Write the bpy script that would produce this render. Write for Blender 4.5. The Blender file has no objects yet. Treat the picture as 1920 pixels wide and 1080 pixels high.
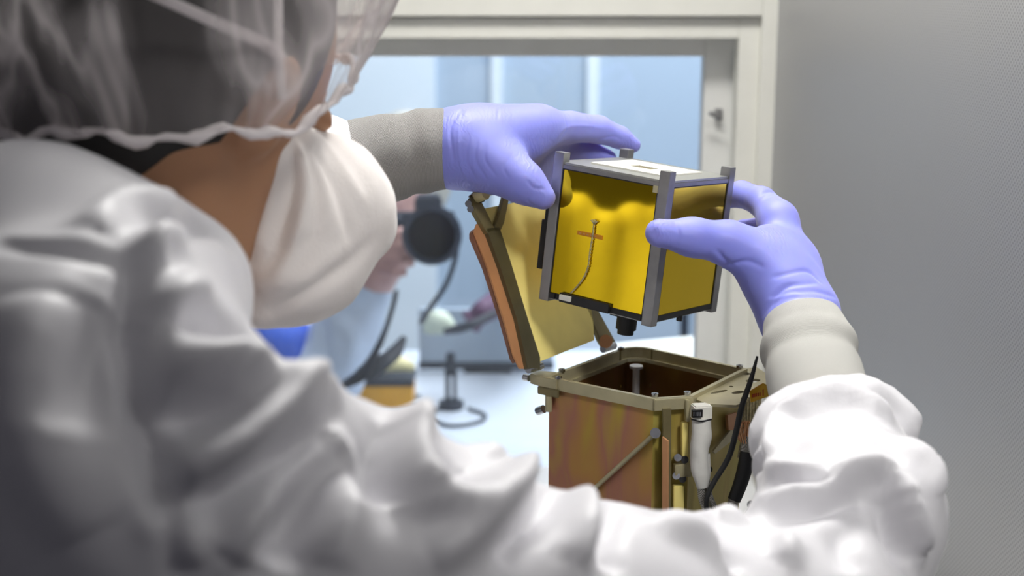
import bpy, bmesh, math, random
import numpy as np
from mathutils import Vector, Matrix
from mathutils.bvhtree import BVHTree
random.seed(4)
scene = bpy.context.scene
C = scene.collection

# ------------------------------------------------------------------ camera
FPX = 2667.0
PITCH = 0.22
CAMZ = 1.5
cam_data = bpy.data.cameras.new('camera')
cam = bpy.data.objects.new('camera', cam_data); C.objects.link(cam)
cam.location = (0, 0, CAMZ)
cam.rotation_euler = (math.pi/2 - PITCH, 0, 0)
cam_data.sensor_width = 36.0
cam_data.lens = 36.0*FPX/1920
cam_data.clip_start = 0.05
cam_data.dof.use_dof = True
cam_data.dof.focus_distance = 1.03
cam_data.dof.aperture_fstop = 5.2
cam_data.dof.aperture_blades = 9
scene.camera = cam

# ------------------------------------------------------------------ exposure, world, lights
scene.view_settings.view_transform = 'Standard'
scene.view_settings.look = 'None'
scene.view_settings.gamma = 1.0
scene.view_settings.exposure = 0.1
scene.view_settings.use_curve_mapping = False
world = bpy.data.worlds.new('world'); scene.world = world; world.use_nodes = True
bg = world.node_tree.nodes['Background']
bg.inputs[0].default_value = (0.55, 0.53, 0.62, 1); bg.inputs[1].default_value = 0.12

def area(name, loc, target, sx, sy, power, col=(1, 1, 1), spread=180):
    d = bpy.data.lights.new(name, 'AREA'); d.shape = 'RECTANGLE'; d.size = sx; d.size_y = sy
    d.energy = power; d.color = col; d.spread = math.radians(spread)
    o = bpy.data.objects.new(name, d); C.objects.link(o); o.location = loc
    o.rotation_euler = (Vector(target) - Vector(loc)).to_track_quat('-Z', 'Y').to_euler()
    return o
area('bench_light', (0.06, 1.24, 2.16), (0.0, 0.95, 1.2), 0.5, 0.25, 12.0, (1.0, 0.985, 0.95))
area('room_light', (0.6, 3.0, 2.65), (0.2, 3.0, 0.7), 2.2, 1.6, 95.0, (0.93, 0.97, 1.0))
area('ceiling_light', (0.62, -0.22, 2.6), (0.26, 1.10, 1.2), 0.35, 0.35, 1.3, (1.0, 0.98, 0.95), 40)
area('arm_fill', (1.0, 0.05, 2.3), (0.15, 0.72, 1.15), 0.3, 0.3, 0.4, (1.0, 0.98, 0.95), 60)  # fill added off to the right to brighten the coat's right arm

# ------------------------------------------------------------------ coordinate helpers
CP, SP = math.cos(PITCH), math.sin(PITCH)
ORG = np.array([0, 0, CAMZ]); RT = np.array([1., 0, 0]); FW = np.array([0, CP, -SP]); UP = np.array([0, SP, CP])
def W(px, py, d):
    return ORG + RT*((px-960)/FPX*d) - UP*((py-540)/FPX*d) + FW*d
def cam2w(v):
    return ORG + RT*v[0] - UP*v[1] + FW*v[2]
def ray(px, py):
    return RT*((px-960)/FPX) - UP*((py-540)/FPX) + FW
def PL(px, py, p0, n):
    r = ray(px, py); t = np.dot(np.array(p0)-ORG, n)/np.dot(r, n)
    return ORG + r*t
def G(px, py, z): return PL(px, py, (0, 0, z), np.array([0, 0, 1.]))
def V(px, py, Y): return PL(px, py, (0, Y, 0), np.array([0, 1., 0]))

# ------------------------------------------------------------------ materials
def srgb(r, g, b):
    f = lambda c: (c/255/12.92) if c/255 <= .04045 else ((c/255+.055)/1.055)**2.4
    return (f(r), f(g), f(b), 1)
def new_mat(name):
    m = bpy.data.materials.new(name); m.use_nodes = True
    nt = m.node_tree; return m, nt, nt.nodes['Principled BSDF']
def tex(nt, kind, scale=None, coord='Object', vscale=None, **kw):
    tc = nt.nodes.new('ShaderNodeTexCoord'); mp = nt.nodes.new('ShaderNodeMapping')
    nt.links.new(tc.outputs[coord], mp.inputs[0])
    if vscale: mp.inputs['Scale'].default_value = vscale
    t = nt.nodes.new(kind); nt.links.new(mp.outputs[0], t.inputs['Vector'])
    if scale is not None: t.inputs['Scale'].default_value = scale
    for k, v in kw.items():
        if k in t.inputs: t.inputs[k].default_value = v
        else: setattr(t, k, v)
    return t
def ramp(nt, src, stops):
    r = nt.nodes.new('ShaderNodeValToRGB'); nt.links.new(src, r.inputs[0])
    e = r.color_ramp.elements
    while len(e) < len(stops): e.new(0.5)
    for i, (p, c) in enumerate(stops): e[i].position = p; e[i].color = c
    return r
def bump(nt, p, src, strength, dist=0.001, prev=None):
    b = nt.nodes.new('ShaderNodeBump'); b.inputs['Strength'].default_value = strength
    b.inputs['Distance'].default_value = dist; nt.links.new(src, b.inputs['Height'])
    if prev: nt.links.new(prev.outputs[0], b.inputs['Normal'])
    nt.links.new(b.outputs[0], p.inputs['Normal']); return b
def mat(name, col, rough=.5, metal=0., var=.06, nscale=30., bstr=0., **kw):
    m, nt, p = new_mat(name)
    t = tex(nt, 'ShaderNodeTexNoise', nscale, Detail=3.0)
    c2 = tuple(max(0, c*(1-var)) for c in col[:3])+(1,); c1 = tuple(min(1, c*(1+var)) for c in col[:3])+(1,)
    r = ramp(nt, t.outputs[0], [(.3, c2), (.7, c1)]); nt.links.new(r.outputs[0], p.inputs['Base Color'])
    p.inputs['Roughness'].default_value = rough; p.inputs['Metallic'].default_value = metal
    for k, v in kw.items(): p.inputs[k].default_value = v
    if bstr: bump(nt, p, t.outputs[0], bstr)
    return m
M = {}
M['cream_paint'] = mat('cream_paint', srgb(238, 237, 228), .45, var=.02)
M['grey_paint'] = mat('grey_paint', srgb(234, 234, 230), .5, var=.02)
M['aluminium'] = mat('aluminium', srgb(150, 150, 150), .42, .75, .08, 90, .05)
M['steel'] = mat('steel', srgb(190, 192, 196), .22, 1., .05)
M['rod_silver'] = mat('rod_silver', srgb(226, 228, 232), .3, .25, .03)
M['plate_grey'] = mat('plate_grey', srgb(170, 172, 168), .35, .7, .05)
M['white_plastic'] = mat('white_plastic', srgb(225, 224, 215), .45, var=.03)
M['black_plastic'] = mat('black_plastic', srgb(22, 22, 24), .4, var=.2)
M['black_rubber'] = mat('black_rubber', srgb(34, 35, 36), .55, var=.2)
M['skin'] = mat('skin', srgb(176, 130, 96), .5, var=.07, nscale=14, bstr=.1, **{'Subsurface Weight': .1, 'Subsurface Radius': (.02, .008, .004), 'Subsurface Scale': .3})
M['skin_pale'] = mat('skin_pale', srgb(206, 164, 156), .5, var=.07, nscale=20)
M['hair'] = mat('hair', srgb(14, 13, 12), .5, var=.4, nscale=120, bstr=.4)
M['grey_hair'] = mat('grey_hair', srgb(170, 168, 160), .6, var=.2, nscale=120)
M['blue_scrubs'] = mat('blue_scrubs', srgb(58, 98, 205), .7, var=.1)
M['blue_coat'] = mat('blue_coat', srgb(206, 218, 236), .7, var=.04)
M['dark_olive'] = mat('dark_olive', srgb(92, 86, 64), .42, .35, .1, 60)
M['olive_metal'] = mat('olive_metal', srgb(128, 118, 84), .40, .35, .12, 60, .05)
M['gold_rim'] = mat('gold_rim', srgb(184, 176, 142), .36, .4, .12, 50, .05)
M['lid_yellow'] = mat('lid_yellow', srgb(246, 228, 140), .5, .05, .05, 40)
M['copper'] = mat('copper', srgb(200, 146, 102), .4, .25, .12, 25)
M['copper_dark'] = mat('copper_dark', srgb(142, 100, 80), .45, .3, .15, 30)
M['copper_braid'] = mat('copper_braid', srgb(255, 186, 136), .4, .1, .25, 400, .5)
M['orange_tape'] = mat('orange_tape', srgb(208, 138, 22), .4, var=.12, nscale=60)
M['tag_yellow'] = mat('tag_yellow', srgb(232, 178, 10), .4, var=.04)
M['tag_red'] = mat('tag_red', srgb(190, 60, 20), .5)
M['cream_rubber'] = mat('cream_rubber', srgb(232, 220, 165), .5, var=.04)
M['tabletop'] = mat('tabletop', srgb(196, 204, 214), .35, var=.02)
M['bench_white'] = mat('bench_white', srgb(225, 226, 226), .3, var=.03)
M['orange_case'] = mat('orange_case', srgb(226, 164, 48), .5, var=.06)
M['monitor_grey'] = mat('monitor_grey', srgb(150, 164, 178), .5, var=.04)
M['dark_blue'] = mat('dark_blue', srgb(32, 40, 54), .5, var=.2)
M['dslr'] = mat('dslr', srgb(56, 62, 74), .42, var=.3)
M['glass_lens'] = mat('glass_lens', srgb(20, 26, 40), .08, .3)
M['plum'] = mat('plum', srgb(92, 66, 92), .7, var=.2)
M['pale_green'] = mat('pale_green', srgb(196, 206, 188), .6, var=.1)
M['blue_panel'] = mat('blue_panel', srgb(166, 184, 203), .55, var=.03, nscale=2)
M['pale_panel'] = mat('pale_panel', srgb(216, 228, 238), .55, var=.02, nscale=2)
M['floor_grey'] = mat('floor_grey', srgb(120, 122, 128), .5, var=.08)
M['ceiling_dark'] = mat('ceiling_dark', srgb(200, 200, 200), .8, var=.02)

# gold mirror film
def m_mirror(name, col, rough):
    m, nt, p = new_mat(name)
    p.inputs['Metallic'].default_value = 1.; p.inputs['Roughness'].default_value = rough
    t = tex(nt, 'ShaderNodeTexNoise', 14, Detail=1.5)
    r = ramp(nt, t.outputs[0], [(.3, tuple(c*.94 for c in col[:3])+(1,)), (.7, col)])
    nt.links.new(r.outputs[0], p.inputs['Base Color'])
    bump(nt, p, t.outputs[0], .12, .002); return m
M['gold_mirror'] = m_mirror('gold_mirror', (0.95, 0.66, 0.02, 1), .06)
# iridescent chromate metal
def m_irid(name, a, b, c, metal=.8, rough=.36):
    m, nt, p = new_mat(name)
    t = tex(nt, 'ShaderNodeTexNoise', 24, vscale=(1, 1, .3), Detail=2.0, Distortion=.8)
    r = ramp(nt, t.outputs[0], [(.30, a), (.45, b), (.56, c), (.70, a)])
    nt.links.new(r.outputs[0], p.inputs['Base Color'])
    p.inputs['Metallic'].default_value = metal; p.inputs['Roughness'].default_value = rough
    n2 = tex(nt, 'ShaderNodeTexNoise', 300, vscale=(1, 1, .05)); bump(nt, p, n2.outputs[0], .06); return m
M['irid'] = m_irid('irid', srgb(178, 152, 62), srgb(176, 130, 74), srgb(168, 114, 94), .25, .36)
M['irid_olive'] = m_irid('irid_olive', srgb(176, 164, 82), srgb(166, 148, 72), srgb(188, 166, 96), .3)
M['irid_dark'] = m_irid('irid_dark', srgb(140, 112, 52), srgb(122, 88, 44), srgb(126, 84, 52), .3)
# white coat cloth
def m_cloth(name, col, rough, weave, bstr):
    m, nt, p = new_mat(name)
    p.inputs['Base Color'].default_value = col; p.inputs['Roughness'].default_value = rough
    p.inputs['Sheen Weight'].default_value = .25; p.inputs['Sheen Roughness'].default_value = .4
    t = tex(nt, 'ShaderNodeTexNoise', weave, Detail=2.0)
    t2 = tex(nt, 'ShaderNodeTexNoise', 16, Detail=2.0, Distortion=.5)
    b1 = bump(nt, p, t2.outputs[0], .35, .006)
    bump(nt, p, t.outputs[0], bstr, .0008, b1); return m
M['coat'] = m_cloth('coat', srgb(216, 215, 219), .48, 900, .15)
def m_rib(name, col, axis_scale, strength=.6):
    m, nt, p = new_mat(name)
    p.inputs['Base Color'].default_value = col; p.inputs['Roughness'].default_value = .8
    tc = nt.nodes.new('ShaderNodeTexCoord')
    w = nt.nodes.new('ShaderNodeTexWave'); w.wave_type = 'BANDS'; w.bands_direction = 'Y'
    w.inputs['Scale'].default_value = axis_scale; w.inputs['Distortion'].default_value = .6; w.inputs['Detail'].default_value = 1.
    nt.links.new(tc.outputs['UV'], w.inputs['Vector'])
    w2 = nt.nodes.new('ShaderNodeTexWave'); w2.bands_direction = 'X'; w2.inputs['Scale'].default_value = axis_scale*2.2
    nt.links.new(tc.outputs['UV'], w2.inputs['Vector'])
    cr = ramp(nt, w.outputs[1], [(0, tuple(c*.8 for c in col[:3])+(1,)), (1, col)]); nt.links.new(cr.outputs[0], p.inputs['Base Color'])
    b = bump(nt, p, w.outputs[1], strength, .0012); bump(nt, p, w2.outputs[1], strength*.5, .0008, b); return m
M['cuff_grey'] = m_rib('cuff_grey', srgb(208, 205, 202), 14, .9)
M['cuff_white'] = m_rib('cuff_white', srgb(230, 229, 222), 12, .8)
# gloves
def m_glove():
    m, nt, p = new_mat('glove')
    t0 = tex(nt, 'ShaderNodeTexNoise', 18, Detail=2.0)
    r = ramp(nt, t0.outputs[0], [(.3, srgb(128, 134, 222)), (.7, srgb(143, 149, 234))])
    nt.links.new(r.outputs[0], p.inputs['Base Color'])
    p.inputs['Roughness'].default_value = .52
    p.inputs['Sheen Weight'].default_value = .15
    p.inputs['Subsurface Weight'].default_value = .08; p.inputs['Subsurface Scale'].default_value = .05
    w = tex(nt, 'ShaderNodeTexWave', 95, Distortion=11.0, Detail=2.0); w.inputs['Detail Scale'].default_value = 1.2
    n = tex(nt, 'ShaderNodeTexNoise', 22)
    mu = nt.nodes.new('ShaderNodeMath'); mu.operation = 'MULTIPLY'
    rr = ramp(nt, n.outputs[0], [(.45, (0, 0, 0, 1)), (.62, (1, 1, 1, 1))])
    nt.links.new(w.outputs[1], mu.inputs[0]); nt.links.new(rr.outputs[0], mu.inputs[1])
    bump(nt, p, mu.outputs[0], .3, .0006); return m
M['glove'] = m_glove()
# thin non-woven fabrics: partly see-through
def m_nonwoven(name, col, lo, hi, scale, vs=(1, 1, 1)):
    m, nt, p = new_mat(name); out = nt.nodes['Material Output']
    p.inputs['Base Color'].default_value = col; p.inputs['Roughness'].default_value = .75
    t = tex(nt, 'ShaderNodeTexNoise', scale, vscale=vs, Detail=3.0, Distortion=1.2)
    ri = nt.nodes.new('ShaderNodeMath'); ri.operation = 'SUBTRACT'; ri.inputs[1].default_value = .5
    ab = nt.nodes.new('ShaderNodeMath'); ab.operation = 'ABSOLUTE'
    nt.links.new(t.outputs[0], ri.inputs[0]); nt.links.new(ri.outputs[0], ab.inputs[0])
    r = ramp(nt, ab.outputs[0], [(0, (hi, hi, hi, 1)), (.035, ((lo+hi)*.42,)*3+(1,)), (.10, (lo, lo, lo, 1))])
    tr = nt.nodes.new('ShaderNodeBsdfTransparent'); mx = nt.nodes.new('ShaderNodeMixShader')
    tl = nt.nodes.new('ShaderNodeBsdfTranslucent'); tl.inputs[0].default_value = col
    m2 = nt.nodes.new('ShaderNodeMixShader'); m2.inputs[0].default_value = .35
    nt.links.new(p.outputs[0], m2.inputs[1]); nt.links.new(tl.outputs[0], m2.inputs[2])
    lw = nt.nodes.new('ShaderNodeLayerWeight'); lw.inputs[0].default_value = .35
    fm = nt.nodes.new('ShaderNodeMath'); fm.operation = 'MULTIPLY_ADD'; fm.inputs[1].default_value = .8; fm.use_clamp = True
    nt.links.new(lw.outputs['Facing'], fm.inputs[0]); nt.links.new(r.outputs[0], fm.inputs[2])
    nt.links.new(fm.outputs[0], mx.inputs[0]); nt.links.new(tr.outputs[0], mx.inputs[1]); nt.links.new(m2.outputs[0], mx.inputs[2])
    nt.links.new(mx.outputs[0], out.inputs[0])
    bump(nt, p, t.outputs[0], .5, .004); return m
M['cap'] = m_nonwoven('cap', srgb(235, 228, 228), .05, .62, 8, (1.4, 1.4, .6))
M['cap_band'] = mat('cap_band', srgb(226, 220, 220), .8, var=.08)
M['mask'] = m_cloth('mask', srgb(240, 234, 230), .8, 500, .3)
M['wrap_white'] = mat('wrap_white', srgb(206, 205, 200), .6, var=.05, nscale=120, bstr=.3)
M['strap_white'] = mat('strap_white', srgb(232, 226, 226), .8, var=.05)
def m_glass():
    m, nt, p = new_mat('window_glass'); out = nt.nodes['Material Output']
    gl = nt.nodes.new('ShaderNodeBsdfGlossy'); gl.inputs['Roughness'].default_value = .02
    tr = nt.nodes.new('ShaderNodeBsdfTransparent'); tr.inputs[0].default_value = (.95, .97, 1, 1)
    fr = nt.nodes.new('ShaderNodeFresnel'); fr.inputs[0].default_value = 1.5
    mx = nt.nodes.new('ShaderNodeMixShader')
    nt.links.new(fr.outputs[0], mx.inputs[0]); nt.links.new(tr.outputs[0], mx.inputs[1]); nt.links.new(gl.outputs[0], mx.inputs[2])
    nt.links.new(mx.outputs[0], out.inputs[0]); return m
M['glass'] = m_glass()
def m_perf():
    m, nt, p = new_mat('perforated_panel')
    tc = nt.nodes.new('ShaderNodeTexCoord'); mp = nt.nodes.new('ShaderNodeMapping')
    mp.inputs['Rotation'].default_value = (0, 0, math.radians(45))
    nt.links.new(tc.outputs['UV'], mp.inputs[0])
    v = nt.nodes.new('ShaderNodeTexVoronoi'); v.inputs['Scale'].default_value = 1/.0034; v.inputs['Randomness'].default_value = 0
    v.voronoi_dimensions = '2D'
    nt.links.new(mp.outputs[0], v.inputs['Vector'])
    r = ramp(nt, v.outputs['Distance'], [(.26, srgb(162, 162, 163)), (.38, srgb(190, 190, 190))])
    nt.links.new(r.outputs[0], p.inputs['Base Color'])
    p.inputs['Metallic'].default_value = .35; p.inputs['Roughness'].default_value = .42
    bump(nt, p, r.outputs[0], .25, .0006); return m
M['perf'] = m_perf()
def m_braid():
    m, nt, p = new_mat('steel_braid')
    v = tex(nt, 'ShaderNodeTexChecker', 1500)
    v.inputs[1].default_value = srgb(200, 198, 190); v.inputs[2].default_value = srgb(92, 90, 84)
    nt.links.new(v.outputs[0], p.inputs['Base Color']); p.inputs['Metallic'].default_value = .7; p.inputs['Roughness'].default_value = .4
    bump(nt, p, v.outputs[1], .5, .0005); return m
M['braid'] = m_braid()
M['wire_silver'] = mat('wire_silver', srgb(176, 166, 128), .5, .2, .3, 500, .4)

# ------------------------------------------------------------------ object helpers
def link(o, parent=None):
    C.objects.link(o)
    if parent: o.parent = parent
    return o
def empty(name, loc=(0, 0, 0), matrix=None):
    o = bpy.data.objects.new(name, None); o.empty_display_size = .02; C.objects.link(o)
    if matrix is not None: o.matrix_world = matrix
    else: o.location = loc
    return o
def tag(o, label=None, cat=None, group=None, kind=None):
    if label: o['label'] = label
    if cat: o['category'] = cat
    if group: o['group'] = group
    if kind: o['kind'] = kind
    return o
def finish(name, bm, material, parent=None, smooth=False, sharp=True, origin=None, keep_world=True):
    me = bpy.data.meshes.new(name)
    bmesh.ops.recalc_face_normals(bm, faces=bm.faces[:])
    if smooth and sharp:
        for e in bm.edges:
            if len(e.link_faces) == 2 and e.calc_face_angle(0) > .75: e.smooth = False
    bm.to_mesh(me); bm.free()
    me.materials.append(M[material] if isinstance(material, str) else material)
    if smooth:
        for f in me.polygons: f.use_smooth = True
    o = bpy.data.objects.new(name, me); link(o, parent)
    return o
# geometry for parts is written in the parent's local frame
def bm_box(bm, lo, hi, bev=0.):
    lo = Vector(lo); hi = Vector(hi); c = (lo+hi)/2; s = hi-lo
    r = bmesh.ops.create_cube(bm, size=1.0, matrix=Matrix.Translation(c) @ Matrix.Diagonal((s.x, s.y, s.z, 1)))
    if bev:
        es = list({e for v in r['verts'] for e in v.link_edges})
        bmesh.ops.bevel(bm, geom=es, offset=bev, segments=2, profile=.7, affect='EDGES')
def box(name, lo, hi, m, parent=None, bev=0.):
    bm = bmesh.new(); bm_box(bm, lo, hi, bev); return finish(name, bm, m, parent)
def bm_cyl(bm, a, b, r, seg=20, r2=None):
    a = Vector(a); b = Vector(b); d = b-a
    q = d.to_track_quat('Z', 'Y').to_matrix().to_4x4()
    bmesh.ops.create_cone(bm, cap_ends=True, segments=seg, radius1=r, radius2=r if r2 is None else r2, depth=d.length,
                          matrix=Matrix.Translation((a+b)/2) @ q)
def cyl(name, a, b, r, m, parent=None, seg=20, r2=None):
    bm = bmesh.new(); bm_cyl(bm, a, b, r, seg, r2); return finish(name, bm, m, parent, True)
def bm_prism(bm, pts, off):
    """polygon pts extruded by vector off"""
    off = Vector(off); a = [bm.verts.new(Vector(p)) for p in pts]; b = [bm.verts.new(Vector(p)+off) for p in pts]
    n = len(pts); bm.faces.new(a); bm.faces.new(b[::-1])
    for i in range(n): bm.faces.new((a[i], a[(i+1) % n], b[(i+1) % n], b[i]))
def prism(name, pts, off, m, parent=None, bev=0.):
    bm = bmesh.new(); bm_prism(bm, pts, off)
    if bev: bmesh.ops.bevel(bm, geom=bm.edges[:], offset=bev, segments=2, affect='EDGES')
    return finish(name, bm, m, parent)
def smooth_path(pts, n=8):
    P = [np.array(p, float) for p in pts]; P = [2*P[0]-P[1]]+P+[2*P[-1]-P[-2]]; out = []
    for i in range(1, len(P)-2):
        for k in range(n):
            t = k/n
            out.append(.5*((2*P[i])+(-P[i-1]+P[i+1])*t+(2*P[i-1]-5*P[i]+4*P[i+1]-P[i+2])*t*t+(-P[i-1]+3*P[i]-3*P[i+1]+P[i+2])*t**3))
    out.append(P[-2]); return out
def bm_tube(bm, pts, rad, seg=10, caps=True, flat=1.0, uvlen=None, prof=None):
    """pts list of 3-vectors; rad number or list; flat squashes the second axis"""
    P = [Vector(p) for p in pts]; n = len(P)
    R = [rad]*n if not hasattr(rad, '__len__') else list(rad)
    if len(R) != n: R = list(np.interp(np.linspace(0, 1, n), np.linspace(0, 1, len(R)), R))
    t0 = (P[1]-P[0]).normalized(); u = t0.orthogonal().normalized(); rings = []
    for i in range(n):
        t = (P[min(i+1, n-1)]-P[max(i-1, 0)]).normalized()
        u = (u-t*u.dot(t)).normalized(); v = t.cross(u)
        ring = []
        for k in range(seg):
            a = 2*math.pi*k/seg; rr = R[i]*(prof(i/(n-1), a) if prof else 1)
            ring.append(bm.verts.new(P[i]+u*math.cos(a)*rr+v*math.sin(a)*rr*flat))
        rings.append(ring)
    uv = bm.loops.layers.uv.verify()
    L = 0
    for i in range(n-1):
        dl = (P[i+1]-P[i]).length
        for k in range(seg):
            f = bm.faces.new((rings[i][k], rings[i][(k+1) % seg], rings[i+1][(k+1) % seg], rings[i+1][k]))
            for lp, (a, b) in zip(f.loops, ((k, L), (k+1, L), (k+1, L+dl), (k, L+dl))): lp[uv].uv = (a/seg*3, b*30)
        L += dl
    if caps: bm.faces.new(rings[0][::-1]); bm.faces.new(rings[-1])
def tube(name, pts, rad, m, parent=None, seg=10, smooth=True, n=8, caps=True, flat=1., prof=None):
    bm = bmesh.new(); bm_tube(bm, smooth_path(pts, n) if (smooth and len(pts) > 2) else pts, rad, seg, caps, flat, prof=prof)
    return finish(name, bm, m, parent, True)

# ------------------------------------------------------------------ implicit surfaces (numpy surface nets)
def cone_d(P, a, b, ra, rb):
    a = np.asarray(a, np.float32); b = np.asarray(b, np.float32); ba = b-a; pa = P-a
    t = np.clip((pa@ba)/max(1e-9, float(ba@ba)), 0, 1)
    return np.linalg.norm(pa-t[:, None]*ba, axis=1)-(ra+(rb-ra)*t)
def ell_d(P, c, rot, r):
    q = (P-np.asarray(c, np.float32))@np.asarray(rot, np.float32); r = np.asarray(r, np.float32)
    k0 = np.linalg.norm(q/r, axis=1); k1 = np.linalg.norm(q/(r*r), axis=1)+1e-9
    return k0*(k0-1)/k1
def smin(a, b, k):
    if k <= 0: return np.minimum(a, b)
    h = np.maximum(k-np.abs(a-b), 0)/k
    return np.minimum(a, b)-h*h*k*.25
class SDF:
    def __init__(s): s.p = []
    def cone(s, a, b, ra, rb, k=.01): s.p.append(('c', a, b, ra, rb, k)); return s
    def cut(s, a, b, ra, rb, k=.005): s.p.append(('x', a, b, ra, rb, k)); return s
    def chain(s, pts, k=.01, k0=None):
        """pts (px,py,depth,radius px)"""
        Q = [(W(x, y, d), r*d/FPX) for x, y, d, r in pts]
        for i in range(len(Q)-1): s.cone(Q[i][0], Q[i+1][0], Q[i][1], Q[i+1][1], k0 if (i == 0 and k0 is not None) else k)
        return s
    def ell(s, c, rot, r, k=.01, sub=False): s.p.append(('e', c, rot, r, k, sub)); return s
    def __call__(s, P):
        d = np.full(len(P), 1e3, np.float32)
        for q in s.p:
            if q[0] == 'c': d = smin(d, cone_d(P, *q[1:5]), q[5])
            elif q[0] == 'x': d = -smin(-d, cone_d(P, *q[1:5]), q[5])
            else:
                e = ell_d(P, *q[1:4])
                d = -smin(-d, e, q[4]) if q[5] else smin(d, e, q[4])
        return d
    def bounds(s, pad):
        lo = np.full(3, 1e9); hi = -lo
        for q in s.p:
            if q[0] == 'c':
                for c, r in ((q[1], q[3]), (q[2], q[4])): lo = np.minimum(lo, np.array(c)-r); hi = np.maximum(hi, np.array(c)+r)
            elif q[0] == 'e' and not q[5]: lo = np.minimum(lo, np.array(q[1])-max(q[3])); hi = np.maximum(hi, np.array(q[1])+max(q[3]))
        return lo-pad, hi+pad
def nets(f, h, lo=None, hi=None, B=8):
    if lo is None: lo, hi = f.bounds(3*h)
    lo = np.array(lo); hi = np.array(hi)
    nb = np.ceil((hi-lo)/(h*B)).astype(int); n = nb*B+1
    vals = np.full(n, 1., np.float32)
    bc = np.stack(np.meshgrid(*[np.arange(k) for k in nb], indexing='ij'), -1).reshape(-1, 3)
    cen = lo+(bc+.5)*h*B
    d = np.concatenate([f(cen[i:i+200000].astype(np.float32)) for i in range(0, len(cen), 200000)])
    half = h*B*.87
    inside = d < 0
    for b, dd in zip(bc[np.abs(d) > half*1.6+.004], d[np.abs(d) > half*1.6+.004]):
        if dd < 0: x, y, z = b*B; vals[x:x+B+1, y:y+B+1, z:z+B+1] = -1.
    act = bc[np.abs(d) <= half*1.6+.004]
    off = np.stack(np.meshgrid(*[np.arange(B+1)]*3, indexing='ij'), -1).reshape(-1, 3)
    for i in range(0, len(act), 300):
        a = act[i:i+300]; idx = (a[:, None, :]*B+off[None]).reshape(-1, 3)
        v = f((lo+idx*h).astype(np.float32)); vals[idx[:, 0], idx[:, 1], idx[:, 2]] = v
    s = vals < 0
    cnt = np.zeros(tuple(n-1), np.int8)
    for dx in (0, 1):
        for dy in (0, 1):
            for dz in (0, 1): cnt += s[dx:n[0]-1+dx, dy:n[1]-1+dy, dz:n[2]-1+dz]
    I = np.argwhere((cnt > 0) & (cnt < 8))
    cs = [(dx, dy, dz) for dx in (0, 1) for dy in (0, 1) for dz in (0, 1)]
    cv = [vals[I[:, 0]+c[0], I[:, 1]+c[1], I[:, 2]+c[2]] for c in cs]
    acc = np.zeros((len(I), 3)); num = np.zeros(len(I))
    for i in range(8):
        for j in range(i+1, 8):
            if sum(abs(np.array(cs[i])-cs[j])) != 1: continue
            m = (cv[i] < 0) != (cv[j] < 0)
            t = np.where(m, cv[i]/np.where(m, cv[i]-cv[j], 1), 0)
            acc += np.where(m[:, None], np.array(cs[i])+t[:, None]*(np.array(cs[j])-cs[i]), 0); num += m
    verts = lo+(I+acc/num[:, None])*h
    vid = np.full(tuple(n-1), -1, np.int32); vid[I[:, 0], I[:, 1], I[:, 2]] = np.arange(len(I))
    quads = []
    for ax in range(3):
        u, w = [(1, 2), (2, 0), (0, 1)][ax]
        sl0 = [slice(None)]*3; sl1 = [slice(None)]*3; sl0[ax] = slice(0, n[ax]-1); sl1[ax] = slice(1, n[ax])
        a = s[tuple(sl0)]; b = s[tuple(sl1)]
        E = np.argwhere(a != b); ok = (E[:, u] > 0) & (E[:, w] > 0) & (E[:, u] < n[u]-1) & (E[:, w] < n[w]-1); E = E[ok]
        neg = a[E[:, 0], E[:, 1], E[:, 2]]
        def c(du, dw):
            q = E.copy(); q[:, u] += du; q[:, w] += dw; return vid[q[:, 0], q[:, 1], q[:, 2]]
        Q = np.stack([c(-1, -1), c(0, -1), c(0, 0), c(-1, 0)], 1)
        Q[~neg] = Q[~neg][:, ::-1]; quads.append(Q)
    F = np.concatenate(quads); F = F[(F >= 0).all(1)]
    return verts, F
def np_mesh(name, verts, F):
    me = bpy.data.meshes.new(name)
    me.vertices.add(len(verts)); me.vertices.foreach_set('co', verts.astype(np.float32).ravel())
    me.loops.add(F.size); me.loops.foreach_set('vertex_index', F.astype(np.int32).ravel())
    me.polygons.add(len(F)); me.polygons.foreach_set('loop_start', np.arange(0, F.size, F.shape[1], dtype=np.int32))
    me.polygons.foreach_set('use_smooth', np.ones(len(F), bool))
    me.update(calc_edges=True); me.validate(); return me
def get_vn(me):
    v = np.empty(len(me.vertices)*3, np.float32); me.vertices.foreach_get('co', v)
    nn = np.empty(len(me.vertices)*3, np.float32); me.vertex_normals.foreach_get('vector', nn)
    return v.reshape(-1, 3).astype(float), nn.reshape(-1, 3).astype(float)
def subdiv(me, lv=1):
    o = bpy.data.objects.new('t', me); C.objects.link(o); md = o.modifiers.new('s', 'SUBSURF'); md.levels = lv; md.render_levels = lv
    dg = bpy.context.evaluated_depsgraph_get(); m2 = bpy.data.meshes.new_from_object(o.evaluated_get(dg))
    bpy.data.objects.remove(o); return m2
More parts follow.
